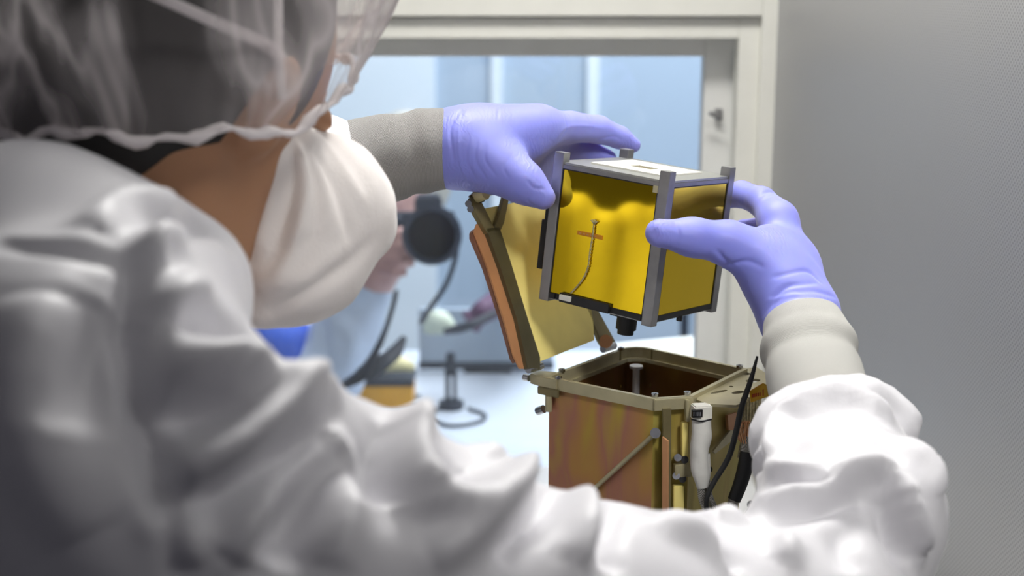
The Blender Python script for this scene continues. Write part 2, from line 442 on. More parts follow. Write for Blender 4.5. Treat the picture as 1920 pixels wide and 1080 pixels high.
def ridges(me, folds, gain=1., ws=1.):
    """press creases and raise folds along lines laid on the surface: (points px, half width m, height m)"""
    v, nn = get_vn(me)
    bvh = BVHTree.FromPolygons([tuple(x) for x in v], [tuple(p.vertices) for p in me.polygons])
    disp = np.zeros(len(v))
    for pts, w, amp in folds:
        w, amp = w*ws, amp*gain
        line = []
        sp = smooth_path([(p[0], p[1], 0) for p in pts], 6) if len(pts) > 2 else [np.array(p+(0,)) for p in pts]
        for p in sp:
            r = ray(p[0], p[1]); hit = bvh.ray_cast(Vector(ORG), Vector(r).normalized())
            if hit[0] is not None: line.append(np.array(hit[0]))
        if len(line) < 2: continue
        L = np.array(line); lo = L.min(0)-3*w; hi = L.max(0)+3*w
        m = np.where(((v > lo) & (v < hi)).all(1))[0]
        if not len(m): continue
        P = v[m]; best = np.full(len(m), 1e9); tt = np.zeros(len(m)); N = len(L)-1
        for i in range(N):
            a, b = L[i], L[i+1]; ba = b-a; t = np.clip(((P-a)@ba)/max(1e-12, ba@ba), 0, 1)
            dd = np.linalg.norm(P-a-t[:, None]*ba, axis=1); q = dd < best
            best[q] = dd[q]; tt[q] = ((i+t)/N)[q]
        taper = np.sin(np.clip(tt, .0, 1)*math.pi)**.5*.75+.25
        disp[m] += amp*taper*np.exp(-(best/w)**2)
    v += nn*disp[:, None]
    me.vertices.foreach_set('co', v.astype(np.float32).ravel()); me.update(); return me
def sdf_obj(name, f, h, m, parent=None, sub=0, folds=None, bound=None):
    verts, F = nets(f, h) if bound is None else nets(f, h, *bound)
    me = np_mesh(name, verts, F)
    if sub: me = subdiv(me, sub)
    if folds: me = ridges(me, folds)
    me.materials.clear(); me.materials.append(M[m] if isinstance(m, str) else m)
    for p in me.polygons: p.use_smooth = True
    o = bpy.data.objects.new(name, me); link(o, parent); return o
def frame_rot(x, y):
    """columns x,y,z"""
    x = np.array(x, float); x /= np.linalg.norm(x); y = np.array(y, float); y -= x*(y@x); y /= np.linalg.norm(y)
    return np.stack([x, y, np.cross(x, y)], 1)

# ================================================================== SETTING
YW = 1.75
def S(o): return tag(o, kind='structure')
def plane_uv(name, o, u, v, m):
    """thick panel with a metric UV on its face: origin o, edge vectors u, v"""
    o, u, v = Vector(o), Vector(u), Vector(v); n = u.cross(v).normalized()*.02
    bm = bmesh.new(); uvl = bm.loops.layers.uv.verify()
    a = [bm.verts.new(p) for p in (o, o+u, o+u+v, o+v)]; b = [bm.verts.new(p+n) for p in (o, o+u, o+u+v, o+v)]
    fs = [bm.faces.new(a), bm.faces.new(b)]+[bm.faces.new((a[i], a[(i+1) % 4], b[(i+1) % 4], b[i])) for i in range(4)]
    for f in fs[:2]:
        for lp, c in zip(f.loops, ((0, 0), (u.length, 0), (u.length, v.length), (0, v.length))): lp[uvl].uv = c
    return finish(name, bm, m)
ceilz = 2.8
S(box('floor', (-2.5, -1.5, -.05), (3.5, 5.2, 0), 'floor_grey'))
S(box('ceiling', (-2.5, -1.5, ceilz), (3.5, 5.2, ceilz+.05), 'ceiling_dark'))
# right wall: perforated metal panel running from the window corner towards the viewer
c0 = V(1482, 0, YW); xw = c0[0]
u = np.array([.13, -1.0, 0]); u /= np.linalg.norm(u); LW = 1.3
S(plane_uv('wall_right', (xw+.004, YW, 0.0), tuple(u*LW), (0, 0, ceilz), 'perf'))
# window wall with opening
wx1 = xw; ox1 = V(1418, 300, YW)[0]; oz1 = V(1100, 30, YW)[2]; oz0 = .72; ox0 = -.75
bmw = bmesh.new()
bm_box(bmw, (-2.5, YW, 0), (ox0, YW+.16, ceilz)); bm_box(bmw, (ox1+.045, YW, 0), (3.5, YW+.16, ceilz))
bm_box(bmw, (ox0, YW, oz1+.05), (ox1+.045, YW+.16, ceilz)); bm_box(bmw, (ox0, YW, 0), (ox1+.045, YW+.16, oz0-.04))
S(finish('wall_back', bmw, 'cream_paint'))
win = empty('window_1', (0, YW, oz0)); S(win); win['label'] = 'white framed window in the wall behind the bench'
def wbox(name, lo, hi, m, bev=.0): return box(name, (lo[0], lo[1]-YW, lo[2]-oz0), (hi[0], hi[1]-YW, hi[2]-oz0), m, win, bev)
def wframe(name, x0, x1, z0, z1, wd, ya, yb, m, bev=.002):
    bm = bmesh.new()
    for lo, hi in (((x0-wd, ya, z0-wd), (x0, yb, z1+wd)), ((x1, ya, z0-wd), (x1+wd, yb, z1+wd)), ((x0, ya, z1), (x1, yb, z1+wd)), ((x0, ya, z0-wd), (x1, yb, z0))):
        bm_box(bm, (lo[0], lo[1]-YW, lo[2]-oz0), (hi[0], hi[1]-YW, hi[2]-oz0), bev)
    return finish(name, bm, m, win)
wframe('casing', ox0, ox1, oz0, oz1, .042, YW-.006, YW+.02, 'cream_paint')
sx1 = V(1378, 300, YW+.004)[0]; sz1 = V(1100, 72, YW+.004)[2]
wframe('window_frame', ox0+.03, sx1, oz0+.02, sz1, .026, YW+.004, YW+.04, 'cream_paint')
bmj = bmesh.new()
for lo, hi in (((ox1, YW, oz0), (ox1+.01, YW+.16, oz1)), ((ox0, YW, oz1), (ox1, YW+.16, oz1+.01))):
    bm_box(bmj, (lo[0], lo[1]-YW, lo[2]-oz0), (hi[0], hi[1]-YW, hi[2]-oz0))
finish('reveal', bmj, 'grey_paint', win)
tx1 = V(1316, 300, YW+.045)[0]; tz1 = V(1100, 106, YW+.045)[2]
wframe('sash', ox0+.06, tx1, oz0+.03, tz1, .040, YW+.045, YW+.08, 'grey_paint')
lt = V(1345, 216, YW+.04)
bml = bmesh.new(); bm_box(bml, (lt[0]-.003, lt[1]-.006-YW, lt[2]-.006-oz0), (lt[0]+.006, lt[1]+.01-YW, lt[2]+.008-oz0), .002)
bm_cyl(bml, (lt[0], lt[1]-.016-YW, lt[2]-oz0), (lt[0]-.012, lt[1]-.018-YW, lt[2]+.004-oz0), .0028)
finish('latch', bml, 'aluminium', win)
wbox('pane', (ox0+.05, YW+.060, oz0+.02), (tx1+.01, YW+.064, tz1+.01), 'glass')
S(box('baseboard_back', (-2.5, YW-.015, 0), (xw-.03, YW, .08), 'grey_paint'))
# room beyond
YF = 4.2
S(box('wall_far', (-2.5, YF, 0), (3.5, YF+.1, ceilz), 'blue_panel'))
def fx(px): return V(px, 250, YF)[0]
S(box('trim_1', (fx(500), YF-.02, 0), (fx(817), YF, ceilz), 'pale_panel'))
S(box('trim_2', (fx(921), YF-.02, 0), (fx(942), YF, ceilz), 'pale_panel'))
S(box('trim_3', (fx(1099), YF-.02, 0), (fx(1121), YF, ceilz), 'pale_panel'))

# ================================================================== BENCH
ZB = .88
bench = empty('workbench', (0, 1.3, 0)); tag(bench, 'white workbench under the gold metal box, in front of the window', 'workbench')
box('benchtop', (-.95, -.36, ZB-.03), (.30, .43, ZB), 'bench_white', bench, .003)
for x in (-.9, .24):
    for y in (-.3, .38): box('leg', (x, y-.03, 0), (x+.05, y+.02, ZB-.03), 'aluminium', bench)

# ================================================================== GOLD BOX (deployer)
ZR = CAMZ-.302
def WD(px, py, d): return W(px, py, d*1.04)
def g(px, py, z=None): return G(px, py, ZR if z is None else z)
Lc, F1, F2, Rc, K2, K1 = [g(*p) for p in ((1022, 706), (1225, 748), (1298, 743), (1402, 691), (1224, 653), (1158, 655))]
ctr = (Lc+F1+F2+Rc+K2+K1)/6
dep = empty('satellite_deployer', (ctr[0], ctr[1], ZB))
tag(dep, 'open gold chromate metal box with raised yellow lid standing on the bench', 'metal box')
O = np.array([ctr[0], ctr[1], ZB])
def loc(p): return tuple(np.array(p)-O)
def off_poly(P, d):
    """inset a convex polygon (horizontal) by d"""
    out = []; n = len(P); c = sum(P)/n
    for i in range(n):
        a, b, e = P[i-1], P[i], P[(i+1) % n]
        def nrm(p, q):
            t = (q-p)[:2]; t = t/np.linalg.norm(t); m = np.array([-t[1], t[0]])
            return m if m@(c-p)[:2] > 0 else -m
        n1, n2 = nrm(a, b), nrm(b, e); A = np.array([n1, n2]); r = np.array([n1@b[:2]+d, n2@b[:2]+d])
        x = np.linalg.solve(A, r); out.append(np.array([x[0], x[1], b[2]]))
    return out
kc = (K1+K2)/2; inw = (ctr-kc); inw[2] = 0; inw /= np.linalg.norm(inw)
arc = [kc+(K2-K1)/2*math.cos(math.pi*k/7)*.9-inw*math.sin(math.pi*k/7)*.008 for k in range(1, 7)]
rim = [Lc, F1, F2, Rc, K2]+arc+[K1]
def ring_prism(name, outer, inner, z0, z1, m, parent=dep, bev=.0):
    bm = bmesh.new(); n = len(outer)
    def mk(P, z): return [bm.verts.new((p[0]-O[0], p[1]-O[1], z-O[2])) for p in P]
    a, b, c, d = mk(outer, z1), mk(inner, z1), mk(outer, z0), mk(inner, z0)
    for i in range(n):
        j = (i+1) % n
        bm.faces.new((a[i], a[j], b[j], b[i])); bm.faces.new((c[i], d[i], d[j], c[j]))
        bm.faces.new((a[i], c[i], c[j], a[j])); bm.faces.new((b[i], b[j], d[j], d[i]))
    return finish(name, bm, m, parent)
rin = off_poly(rim, .0035)
ring_prism('rim', rim, rin, ZR-.009, ZR, 'gold_rim')
rin2 = off_poly(rim, .0055)
ring_prism('inner_ledge', rin, rin2, ZR-.0115, ZR-.0085, 'gold_rim')
wout = off_poly(rim, .0022); win_ = off_poly(rim, .0045)
names = ['irid', 'irid_olive', 'irid_olive', 'irid_dark', 'irid_dark', 'irid_dark']
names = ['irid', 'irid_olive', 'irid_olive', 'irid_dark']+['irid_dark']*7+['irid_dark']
for i in range(len(rim)):
    j = (i+1) % len(rim)
    a, b, c, d = wout[i], wout[j], win_[j], win_[i]
    prism('side_panel' if i in (0, 2, 3, 11) else 'corner_channel', [loc((p[0], p[1], ZB+.004)) for p in (a, b, c, d)], (0, 0, ZR-.009-ZB-.004), names[i], dep)
prism('base_plate', [loc((p[0], p[1], ZB)) for p in rim], (0, 0, .004), 'olive_metal', dep)
rp = kc+inw*.006; t_ = (K2-K1)/np.linalg.norm(K2-K1)
cyl('guide_rod', loc((rp[0], rp[1], ZB+.01)), loc((rp[0], rp[1], ZR-.014)), .0030, 'rod_silver', dep)
cyl('rod_head', loc((rp[0], rp[1], ZR-.0145)), loc((rp[0], rp[1], ZR-.0125)), .0055, 'rod_silver', dep)
for k in (-1, 1):
    p = kc+t_*k*.0125+inw*.002; q = p+t_*k*.003
    prism('corner_channel', [loc(x) for x in (p, q, q+inw*.002, p+inw*.002)], (0, 0, -(ZR-ZB-.01)), 'olive_metal', dep)
for k in (-1, 1):
    p = kc+t_*k*.0135+inw*.0025
    cyl('screw', loc((p[0], p[1], ZR-.03)), loc((p[0]+inw[0]*.002, p[1]+inw[1]*.002, ZR-.03)), .0018, 'steel', dep, 12)
# screws along the rim
def screw(p, up=.0022, r=.0026, m='steel'):
    bm = bmesh.new(); bm_cyl(bm, loc(p), loc(np.array(p)+np.array([0, 0, up])), r, 14)
    bm_cyl(bm, loc(np.array(p)+np.array([0, 0, up*.95])), loc(np.array(p)+np.array([0, 0, up*1.2])), r*.5, 6)
    return finish('screw', bm, m, dep)
for px, py in ((1228, 744), (1290, 741), (1043, 710), (1390, 689), (1163, 655), (1050, 697)): 
    p = g(px, py); screw(p+(ctr-p)*.02)
# front chamfer bracket (light bar below the rim) and hinge ears
eF = (F2-F1)/np.linalg.norm(F2-F1); nF = -np.cross(eF, [0, 0, 1.]); nF = nF if nF@(ctr-F1) < 0 else -nF
prism('front_bracket', [loc(p) for p in (F1+nF*.0005, F2+nF*.0005, F2+nF*.003, F1+nF*.003)], (0, 0, -.0085), 'gold_rim', dep, .0004)
dLF = (F1-Lc)/np.linalg.norm(F1-Lc); nLF = np.array([dLF[1], -dLF[0], 0]); nLF = nLF if nLF@(ctr-Lc) < 0 else -nLF
dLK = (K1-Lc)/np.linalg.norm(K1-Lc); nLK = np.array([dLK[1], -dLK[0], 0]); nLK = nLK if nLK@(ctr-Lc) < 0 else -nLK
dFR = (Rc-F2)/np.linalg.norm(Rc-F2); nFR = np.array([dFR[1], -dFR[0], 0]); nFR = nFR if nFR@(ctr-F2) < 0 else -nFR
# flange running left of the corner to the hinge
prism('hinge_flange', [loc(p) for p in (Lc, Lc+dLF*.012, Lc+dLF*.012+nLF*.002, Lc+nLF*.002+nLK*.006, Lc+nLK*.0145, Lc+nLK*.0135+dLK*.011, Lc+dLK*.016)], (0, 0, -.008), 'gold_rim', dep, .0005)
prism('lower_bracket', [loc(p-np.array([0, 0, .008])) for p in (Lc+dLF*.003+nLF*.0005, Lc+dLF*.014+nLF*.0005, Lc+dLF*.014+nLF*.003, Lc+nLF*.003+nLK*.005, Lc+nLK*.006)], (0, 0, -.006), 'olive_metal', dep, .0005)
p = Lc+dLF*.005+nLF*.002
cyl('standoff', loc(p-np.array([0, 0, .014])), loc(p-np.array([0, 0, .026])), .0028, 'gold_rim', dep)
p = Lc+nLK*.001+dLF*.001
cyl('thumb_screw', loc(p-np.array([0, 0, .026])+nLK*.001), loc(p-np.array([0, 0, .029])+nLK*.007), .0032, 'steel', dep)
for dz in (.004,):
    for s0 in (.0, .010):
        p = Lc+nLK*(.011-s0*.2)+dLK*s0-np.array([0, 0, dz]); cyl('hinge_pin', loc(p-dLF*.004), loc(p-dLF*.009), .0026, 'steel', dep)
# front face details: diagonal tie rod, edge strip, screw boss
def PF(px, py, off=.0): return PL(px, py, Lc+nLF*off, nLF)
a = PF(1226, 815, .004); b = PF(1105, 925, .004)
cyl('tie_rod', loc(a), loc(b), .0018, 'gold_rim', dep)
cyl('tie_rod_boss', loc(PF(1229, 812, .0)), loc(PF(1229, 812, .008)), .0038, 'steel', dep)
prism('edge_strip', [loc(p) for p in (PF(1244, 818, .001), PF(1254, 826, .001), PF(1254, 1010, .001), PF(1244, 1010, .001))], loc(O+nLF*.0018), 'copper', dep)
# corner post details (between front and right faces)
def PC(px, py, off=.0): return PL(px, py, F1+nF*off, nF)
prism('post', [loc(p) for p in (PC(1241, 765, .002), PC(1256, 765, .002), PC(1256, 1010, .002), PC(1241, 1010, .002))], loc(O+nF*.003), 'olive_metal', dep)
for (x0, y0, x1, y1), m in (((1276, 790, 1287, 853), 'lid_yellow'), ((1260, 908, 1279, 1010), 'lid_yellow'), ((1283, 748, 1290, 788), 'gold_rim')):
    prism('corner_strip', [loc(p) for p in (PC(x0, y0, .002), PC(x1, y0, .002), PC(x1, y1, .002), PC(x0, y1, .002))], loc(O+nF*.004), m, dep, .0004)
for px, py in ((1271, 858), (1284, 862), (1268, 892), (1280, 898)):
    cyl('screw', loc(PC(px, py, .001)), loc(PC(px, py, .007)), .0028, 'steel' if px < 1275 else 'black_plastic', dep, 14)
prism('clamp_block', [loc(p) for p in (PC(1262, 868, .002), PC(1292, 864, .002), PC(1292, 890, .002), PC(1262, 892, .002))], loc(O+nF*.005), 'gold_rim', dep, .0004)
# right face bracket plate with round holes and a slot, at rim level, sticking out towards the right
def PR(px, py, off=.0): return PL(px, py, F2+nFR*off, nFR)
def plate_holes(name, pts, off, holes, m, parent):
    """flat plate cut with round holes: outline pts and hole centres (3-vectors), radius"""
    cu = bpy.data.curves.new(name, 'CURVE'); cu.dimensions = '2D'; cu.fill_mode = 'BOTH'; cu.extrude = off/2
    o_ = Vector(pts[0]); 
    def sp(P):
        s = cu.splines.new('POLY'); s.points.add(len(P)-1); s.use_cyclic_u = True
        for q, p in zip(s.points, P): q.co = (p[0], p[1], 0, 1)
    sp([Vector(p) for p in pts])
    for c, r, e in holes:
        sp([Vector(c)+Vector((math.cos(a)*r*e[0]+math.sin(a)*r*e[2], math.sin(a)*r*e[1]+math.cos(a)*r*e[3], 0)) for a in np.linspace(0, 2*math.pi, 24, endpoint=False)])
    t = bpy.data.objects.new(name, cu); C.objects.link(t)
    dg = bpy.context.evaluated_depsgraph_get(); me = bpy.data.meshes.new_from_object(t.evaluated_get(dg)); bpy.data.objects.remove(t)
    me.materials.clear(); me.materials.append(M[m]); o = bpy.data.objects.new(name, me); link(o, parent); o.location = (0, 0, o_.z); return o
zb = ZR-.004
bp = [g(*q, zb) for q in ((1306, 752), (1312, 735), (1345, 722), (1400, 693), (1418, 690), (1442, 706), (1446, 722), (1420, 748), (1380, 762), (1330, 760))]
hl = [(loc(g(1348, 737, zb)), .0042, (1.6, .8, .3, .9)), (loc(g(1371, 727, zb)), .0016, (1, 1, 0, 0)), (loc(g(1412, 716, zb)), .0048, (1.2, 1, .2, .2)), (loc(g(1384, 738, zb)), .0042, (1.2, .9, .2, .4)), (loc(g(1397, 703, zb)), .0036, (1.2, 1, 0, 0))]
plate_holes('bracket_plate', [loc(p) for p in bp], .002, hl, 'gold_rim', dep)
# diagonal web bracket on the right face
prism('web_bracket', [loc(p) for p in (PR(1392, 775, .001), PR(1402, 775, .001), PR(1402, 800, .001), PR(1338, 850, .001), PR(1334, 846, .001))], loc(O+nFR*.0015), 'gold_rim', dep)
prism('bracket_leg', [loc(p) for p in (PR(1360, 778, .001), PR(1378, 772, .001), PR(1378, 806, .001), PR(1362, 806, .001))], loc(O+nFR*.002), 'copper', dep)
cyl('screw', loc(PR(1330, 880, 0)), loc(PR(1330, 880, .004)), .0025, 'black_plastic', dep, 12)
cyl('screw', loc(PR(1408, 946, 0)), loc(PR(1408, 946, .006)), .0032, 'steel', dep, 12)
# white wrapped connector and harness
dW = .985
def w(px, py, d=dW): return loc(WD(px, py, d))
bm = bmesh.new()
a = WD(1315, 772, dW)
Rm = Matrix(((nF[0], eF[0], 0), (nF[1], eF[1], 0), (nF[2], eF[2], 1))).to_4x4()
r = bmesh.ops.create_cube(bm, size=1, matrix=Matrix.Translation(Vector(loc(a))) @ Rm @ Matrix.Diagonal((.010, .0135, .011, 1)))
bmesh.ops.bevel(bm, geom=bm.edges[:], offset=.0008, segments=2, affect='EDGES')
finish('connector', bm, 'white_plastic', dep)
bm = bmesh.new(); q = WD(1307, 775, dW-.0065)
bmesh.ops.create_cube(bm, size=1, matrix=Matrix.Translation(Vector(loc(q))) @ Rm @ Matrix.Diagonal((.003, .0075, .0055, 1)))
finish('connector_socket', bm, 'black_plastic', dep)
bm = bmesh.new()
for i in range(4):
    q = WD(1301+i*4, 780, dW-.009); bm_cyl(bm, loc(q), loc(q+np.array([0, 0, .003])), .0004, 6)
finish('connector_pins', bm, 'steel', dep)
tube('white_wrap', [w(1316, 785), w(1314, 820), w(1311, 855), w(1314, 890), w(1317, 915)], [.0068, .0074, .0065, .0062, .004], 'wrap_white', dep, 14,
     prof=lambda t, a: 1+.03*math.sin(t*21)*math.sin(a+1)+.05*math.sin(3*a+t*9))
tube('white_wrap', [w(1324, 850, dW+.004), w(1324, 885, dW+.004), w(1322, 905, dW+.004)], [.003, .0035, .003], 'wrap_white', dep, 10)
tube('tie_string', [w(1296, 786, dW-.004), w(1314, 790, dW-.0075), w(1334, 786, dW-.004)], .0006, 'black_plastic', dep, 6)
tube('braided_cable', [w(1314, 905), w(1317, 935), w(1330, 965), w(1345, 990), w(1352, 1020)], .0030, 'braid', dep, 12)
tube('braided_cable', [w(1325, 900, dW+.003), w(1330, 930, dW+.003), w(1345, 965, dW+.003), w(1362, 1000, dW+.003)], .0026, 'braid', dep, 12)
tube('black_cable', [w(1420, 668, .955), w(1408, 712, .958), w(1390, 765, .962), w(1380, 810, .965), w(1366, 858, .968), w(1338, 905, .97), w(1325, 935, .97), w(1328, 965, .972), w(1350, 1000, .975), w(1362, 1030, .98)],
     [.0008, .0019, .0021, .0021, .0020, .0018, .0017, .0017, .0017], 'black_rubber', dep, 12)
tube('braided_cable', [w(1401, 818, .99), w(1398, 840, .99), w(1394, 860, .99)], [.0035, .0048, .0045], 'braid', dep, 14)
tube('heat_shrink', [w(1402, 848, .988), w(1396, 880, .988), w(1387, 910, .988), w(1376, 938, .988)], [.0056, .0056, .0052, .0048], 'black_rubber', dep, 16)
tube('braided_cable', [w(1378, 928, .99), w(1370, 960, .99), w(1362, 985, .99), w(1355, 1010, .99)], [.0040, .0040, .0046, .0055], 'braid', dep, 14)
tube('black_wire', [w(1362, 1000, .985), w(1385, 980, .985), w(1408, 948, .99)], .0008, 'black_rubber', dep, 6)
# copper strands and bare conductors under the yellow tag
bm = bmesh.new()
for i in range(46):
    x = 1385+random.random()*34; y = 800+random.random()*26
    x = 1379+random.random()*38; p = [w(1401+(x-1401)*.6, 788+random.random()*8, .99+random.uniform(-.003, .003)), w(x, y-8+random.uniform(-4, 4), .99+random.uniform(-.006, .006)), w(1401+(x-1401)*.5, 832, .99+random.uniform(-.004, .004))]
    bm_tube(bm, smooth_path(p, 3), .00045, 5)
finish('copper_strands', bm, 'copper_braid', dep, True)
bm = bmesh.new()
for i in range(7):
    x = 1392+i*5.5
    bm_tube(bm, smooth_path([w(x, 745, .992+.002*(i % 2)), w(x-1, 775, .99), w(x-2-(i-3)*1.2, 800, .99)], 4), .0011, 6)
finish('conductors', bm, 'wire_silver', dep, True)
tg = [WD(1406, 733, .965), WD(1431, 718, .97), WD(1450, 728, .975), WD(1446, 742, .975), WD(1428, 748, .972), WD(1408, 755, .965)]
prism('tag', [loc(p) for p in tg], loc(O+FW*.003), 'tag_yellow', dep, .0003)
bm = bmesh.new()
for i in range(5):
    x = 1411+i*3.3; a, b = WD(x, 742-i*.8, .9635), WD(x+2, 744.5-i*.8, .9635)
    bm_prism(bm, [loc(WD(x, 739-i*.7, .9638)), loc(WD(x+2, 738.5-i*.7, .9638)), loc(WD(x+2, 745-i*.7, .9638)), loc(WD(x, 745.6-i*.7, .9638))], loc(O+FW*.001))
bm_prism(bm, [loc(WD(1430, 731, .9655)), loc(WD(1432, 730, .9655)), loc(WD(1432, 742, .9655)), loc(WD(1430, 743, .9655))], loc(O+FW*.001))
finish('tag_marks', bm, 'tag_red', dep)

# ---- lid: hinged along the back left edge, leaning out
H0 = Lc+nLK*.012-np.array([0, 0, .002])
tau = math.radians(22); uL = np.array([0, 0, 1.])*math.cos(tau)+nLK*math.sin(tau)
nL = np.cross(dLK, uL); nL = nL if nL@ray(1000, 500) < 0 else -nL      # towards the viewer / box side
def LP(px, py, off=0.): return PL(px, py, H0+nL*off, nL)
lid = [LP(*q) for q in ((903, 392), (985, 376), (1040, 385), (1090, 480), (1112, 600), (1114, 638), (1002, 682), (985, 640), (925, 460))]
prism('lid_panel', [loc(p) for p in lid], loc(O-nL*.0025), 'lid_yellow', dep)
# left arm with forked top
def strip(pts, off, th, m, name):
    return prism(name, [loc(LP(*q, off)) for q in pts], loc(O+nL*th), m, dep, .0004)
strip([(904, 430), (930, 428), (950, 492), (981, 595), (1006, 672), (1006, 694), (982, 693), (962, 600), (930, 500)], .001, .004, 'dark_olive', 'lid_arm')
strip([(876, 374), (888, 364), (916, 422), (924, 436), (906, 440), (884, 402)], .001, .004, 'olive_metal', 'lid_arm')
strip([(942, 356), (953, 352), (938, 420), (930, 440), (918, 434), (930, 405)], .001, .004, 'olive_metal', 'lid_arm')
strip([(876, 370), (890, 356), (950, 350), (953, 360), (925, 366), (890, 374)], .0012, .003, 'olive_metal', 'lid_crossbar')
# copper coloured edge flange on the lid's outer side
e = -nL*.0
fl = [LP(*q, 0.) for q in ((886, 436), (892, 420), (908, 432), (935, 500), (966, 600), (988, 692), (972, 692), (960, 668), (942, 600), (911, 500))]
prism('lid_flange', [loc(p) for p in fl], loc(O+nL*.0015), 'copper', dep, .0003)
fl2 = [LP(*q, -.0005) for q in ((885, 436), (889, 430), (912, 498), (944, 600), (966, 680), (961, 672), (941, 600), (909, 502), (885, 446))]
prism('lid_edge', [loc(p) for p in fl2], loc(O-nL*.003), 'copper_dark', dep)
c_ = LP(893, 370, .004)
cyl('bumper', loc(c_), loc(c_+nL*.010), .0045, 'cream_rubber', dep)
cyl('bumper_stem', loc(LP(890, 376, .0)), loc(LP(890, 376, .0)+nL*.008), .0035, 'black_plastic', dep)
for q in ((878, 382), (882, 392)): cyl('screw', loc(LP(*q, 0.)), loc(LP(*q, .006)), .0026, 'steel', dep, 12)
# right arm
strip([(1086, 560), (1102, 560), (1146, 640), (1150, 656), (1132, 662), (1118, 640)], -.004, .004, 'olive_metal', 'lid_arm')
cyl('hinge_barrel', loc(LP(990, 693, .002)), loc(LP(1015, 686, .002)), .003, 'steel', dep)
cyl('hinge_barrel', loc(LP(1130, 655, .002)), loc(LP(1152, 648, .002)), .003, 'steel', dep)
cyl('hinge_ear', loc(LP(1136, 640, .003)), loc(LP(1136, 640, .010)), .0055, 'copper', dep)

# ================================================================== CUBE SATELLITE
Rc_ = np.array([[0.80055678, 0.59007399, 0.10450615], [0.2025979, -0.10238221, -0.97389526], [-0.56397069, 0.80083118, -0.20151053]])
tc_ = np.array([0.02027074, 0.00834471, 1.08515144])
def c2w_dir(v): return RT*v[0]-UP*v[1]+FW*v[2]
ex, ey, ez = [c2w_dir(Rc_[:, i]) for i in range(3)]
co = cam2w(tc_)
MC = Matrix(((ex[0], ey[0], ez[0], co[0]), (ex[1], ey[1], ez[1], co[1]), (ex[2], ey[2], ez[2], co[2]), (0, 0, 0, 1)))
sat = empty('cube_satellite', matrix=MC); tag(sat, 'small cube satellite with gold mirrored panels and grey rails held in both gloved hands', 'satellite')
def CL(px, py, face='front', off=0.):
    p0, n = {'front': (co-ey*off, -ey), 'right': (co+ex*(.1+off), ex), 'top': (co+ez*(.107+off), ez), 'left': (co-ex*off, -ex)}[face]
    q = PL(px, py, p0, n)-co; return (q@ex, q@ey, q@ez)
S_, H_, rw = .1, .1135, .0085
for x in (0, S_-rw):
    for y in (0, S_-rw): box('rail', (x, y, 0), (x+rw, y+rw, H_), 'aluminium', sat, .0007)
zt, zb_ = .1065, .003
def frame4(name, z0, z1, m, inset=.0006):
    bm = bmesh.new()
    bm_box(bm, (rw, inset, z0), (S_-rw, .006, z1)); bm_box(bm, (rw, S_-.006, z0), (S_-rw, S_-inset, z1))
    bm_box(bm, (inset, rw, z0), (.006, S_-rw, z1)); bm_box(bm, (S_-.006, rw, z0), (S_-inset, S_-rw, z1))
    return finish(name, bm, m, sat)
box('top_plate', (.0015, .0015, zt-.0015), (S_-.0015, S_-.0015, zt), 'plate_grey', sat)
frame4('top_frame', zt-.0045, zt-.0017, 'aluminium')
frame4('bottom_frame', zb_, zb_+.0035, 'black_plastic')
box('bottom_plate', (.002, .002, zb_-.001), (S_-.002, S_-.002, zb_+.0005), 'plate_grey', sat)
# white patch antenna on top with small window
bm = bmesh.new(); a0, a1, b0, b1 = .020, .082, .020, .080; h0, h1, k0, k1 = .042, .060, .040, .054; z0, z1 = zt, zt+.0012
for lo, hi in (((a0, b0), (a1, k0)), ((a0, k1), (a1, b1)), ((a0, k0), (h0, k1)), ((h1, k0), (a1, k1))): bm_box(bm, (lo[0], lo[1], z0), (hi[0], hi[1], z1))
finish('antenna_patch', bm, 'white_plastic', sat)
box('patch_centre', (h0, k0, zt), (h1, k1, zt+.0004), 'olive_metal', sat)
# panels with thin dark edging
def panel(lo, hi, m='gold_mirror'): return box('mirror_panel', lo, hi, m, sat)
zp0, zp1 = zb_+.0035, zt-.0045
panel((rw, .0010, zp0), (S_-rw, .0025, zp1)); panel((rw, S_-.0025, zp0), (S_-rw, S_-.0010, zp1))
panel((.0010, rw, zp0), (.0025, S_-rw, zp1)); panel((S_-.0025, rw, zp0), (S_-.0010, S_-rw, zp1))
tE = .0008
bm = bmesh.new()
for x in (rw, S_-rw-tE): bm_box(bm, (x, .0004, zp0), (x+tE, .0012, zp1))
for z in (zp0, zp1-tE): bm_box(bm, (rw, .0004, z), (S_-rw, .0012, z+tE))
finish('panel_edging', bm, 'black_plastic', sat)
bm = bmesh.new()
for y in (rw, S_-rw-tE): bm_box(bm, (S_-.0012, y, zp0), (S_-.0004, y+tE, zp1))
for z in (zp0, zp1-tE): bm_box(bm, (S_-.0012, rw, z), (S_-.0004, S_-rw, z+tE))
finish('panel_edging', bm, 'black_plastic', sat)
# braided wire on the front panel, label tape, black strip, socket
pts = [CL(*q, 'front', .0002) for q in ((1114, 421), (1112, 440), (1107, 470), (1103, 500), (1094, 522), (1080, 540), (1070, 550))]
def twist(ph):
    P = smooth_path(pts, 14); out = []
    for i, p in enumerate(P):
        a = i*1.05+ph; out.append(p+np.array([math.cos(a)*.0006, -abs(math.sin(a))*.0003, math.sin(a)*.0004]))
    return out
bm = bmesh.new(); bm_tube(bm, twist(0), .00036, 6); bm_tube(bm, twist(math.pi), .00036, 6)
finish('twisted_wire', bm, 'wire_silver', sat, True)
bm = bmesh.new()
for k in range(5):
    a = -.9+k*.45; p = np.array(pts[0]); bm_tube(bm, [p, p+np.array([math.sin(a)*.0035, -.0008, .003*math.cos(a)+.001])], .0004, 5)
finish('wire_ends', bm, 'wire_silver', sat, True)
l0 = CL(1082, 432); l1 = CL(1128, 450)
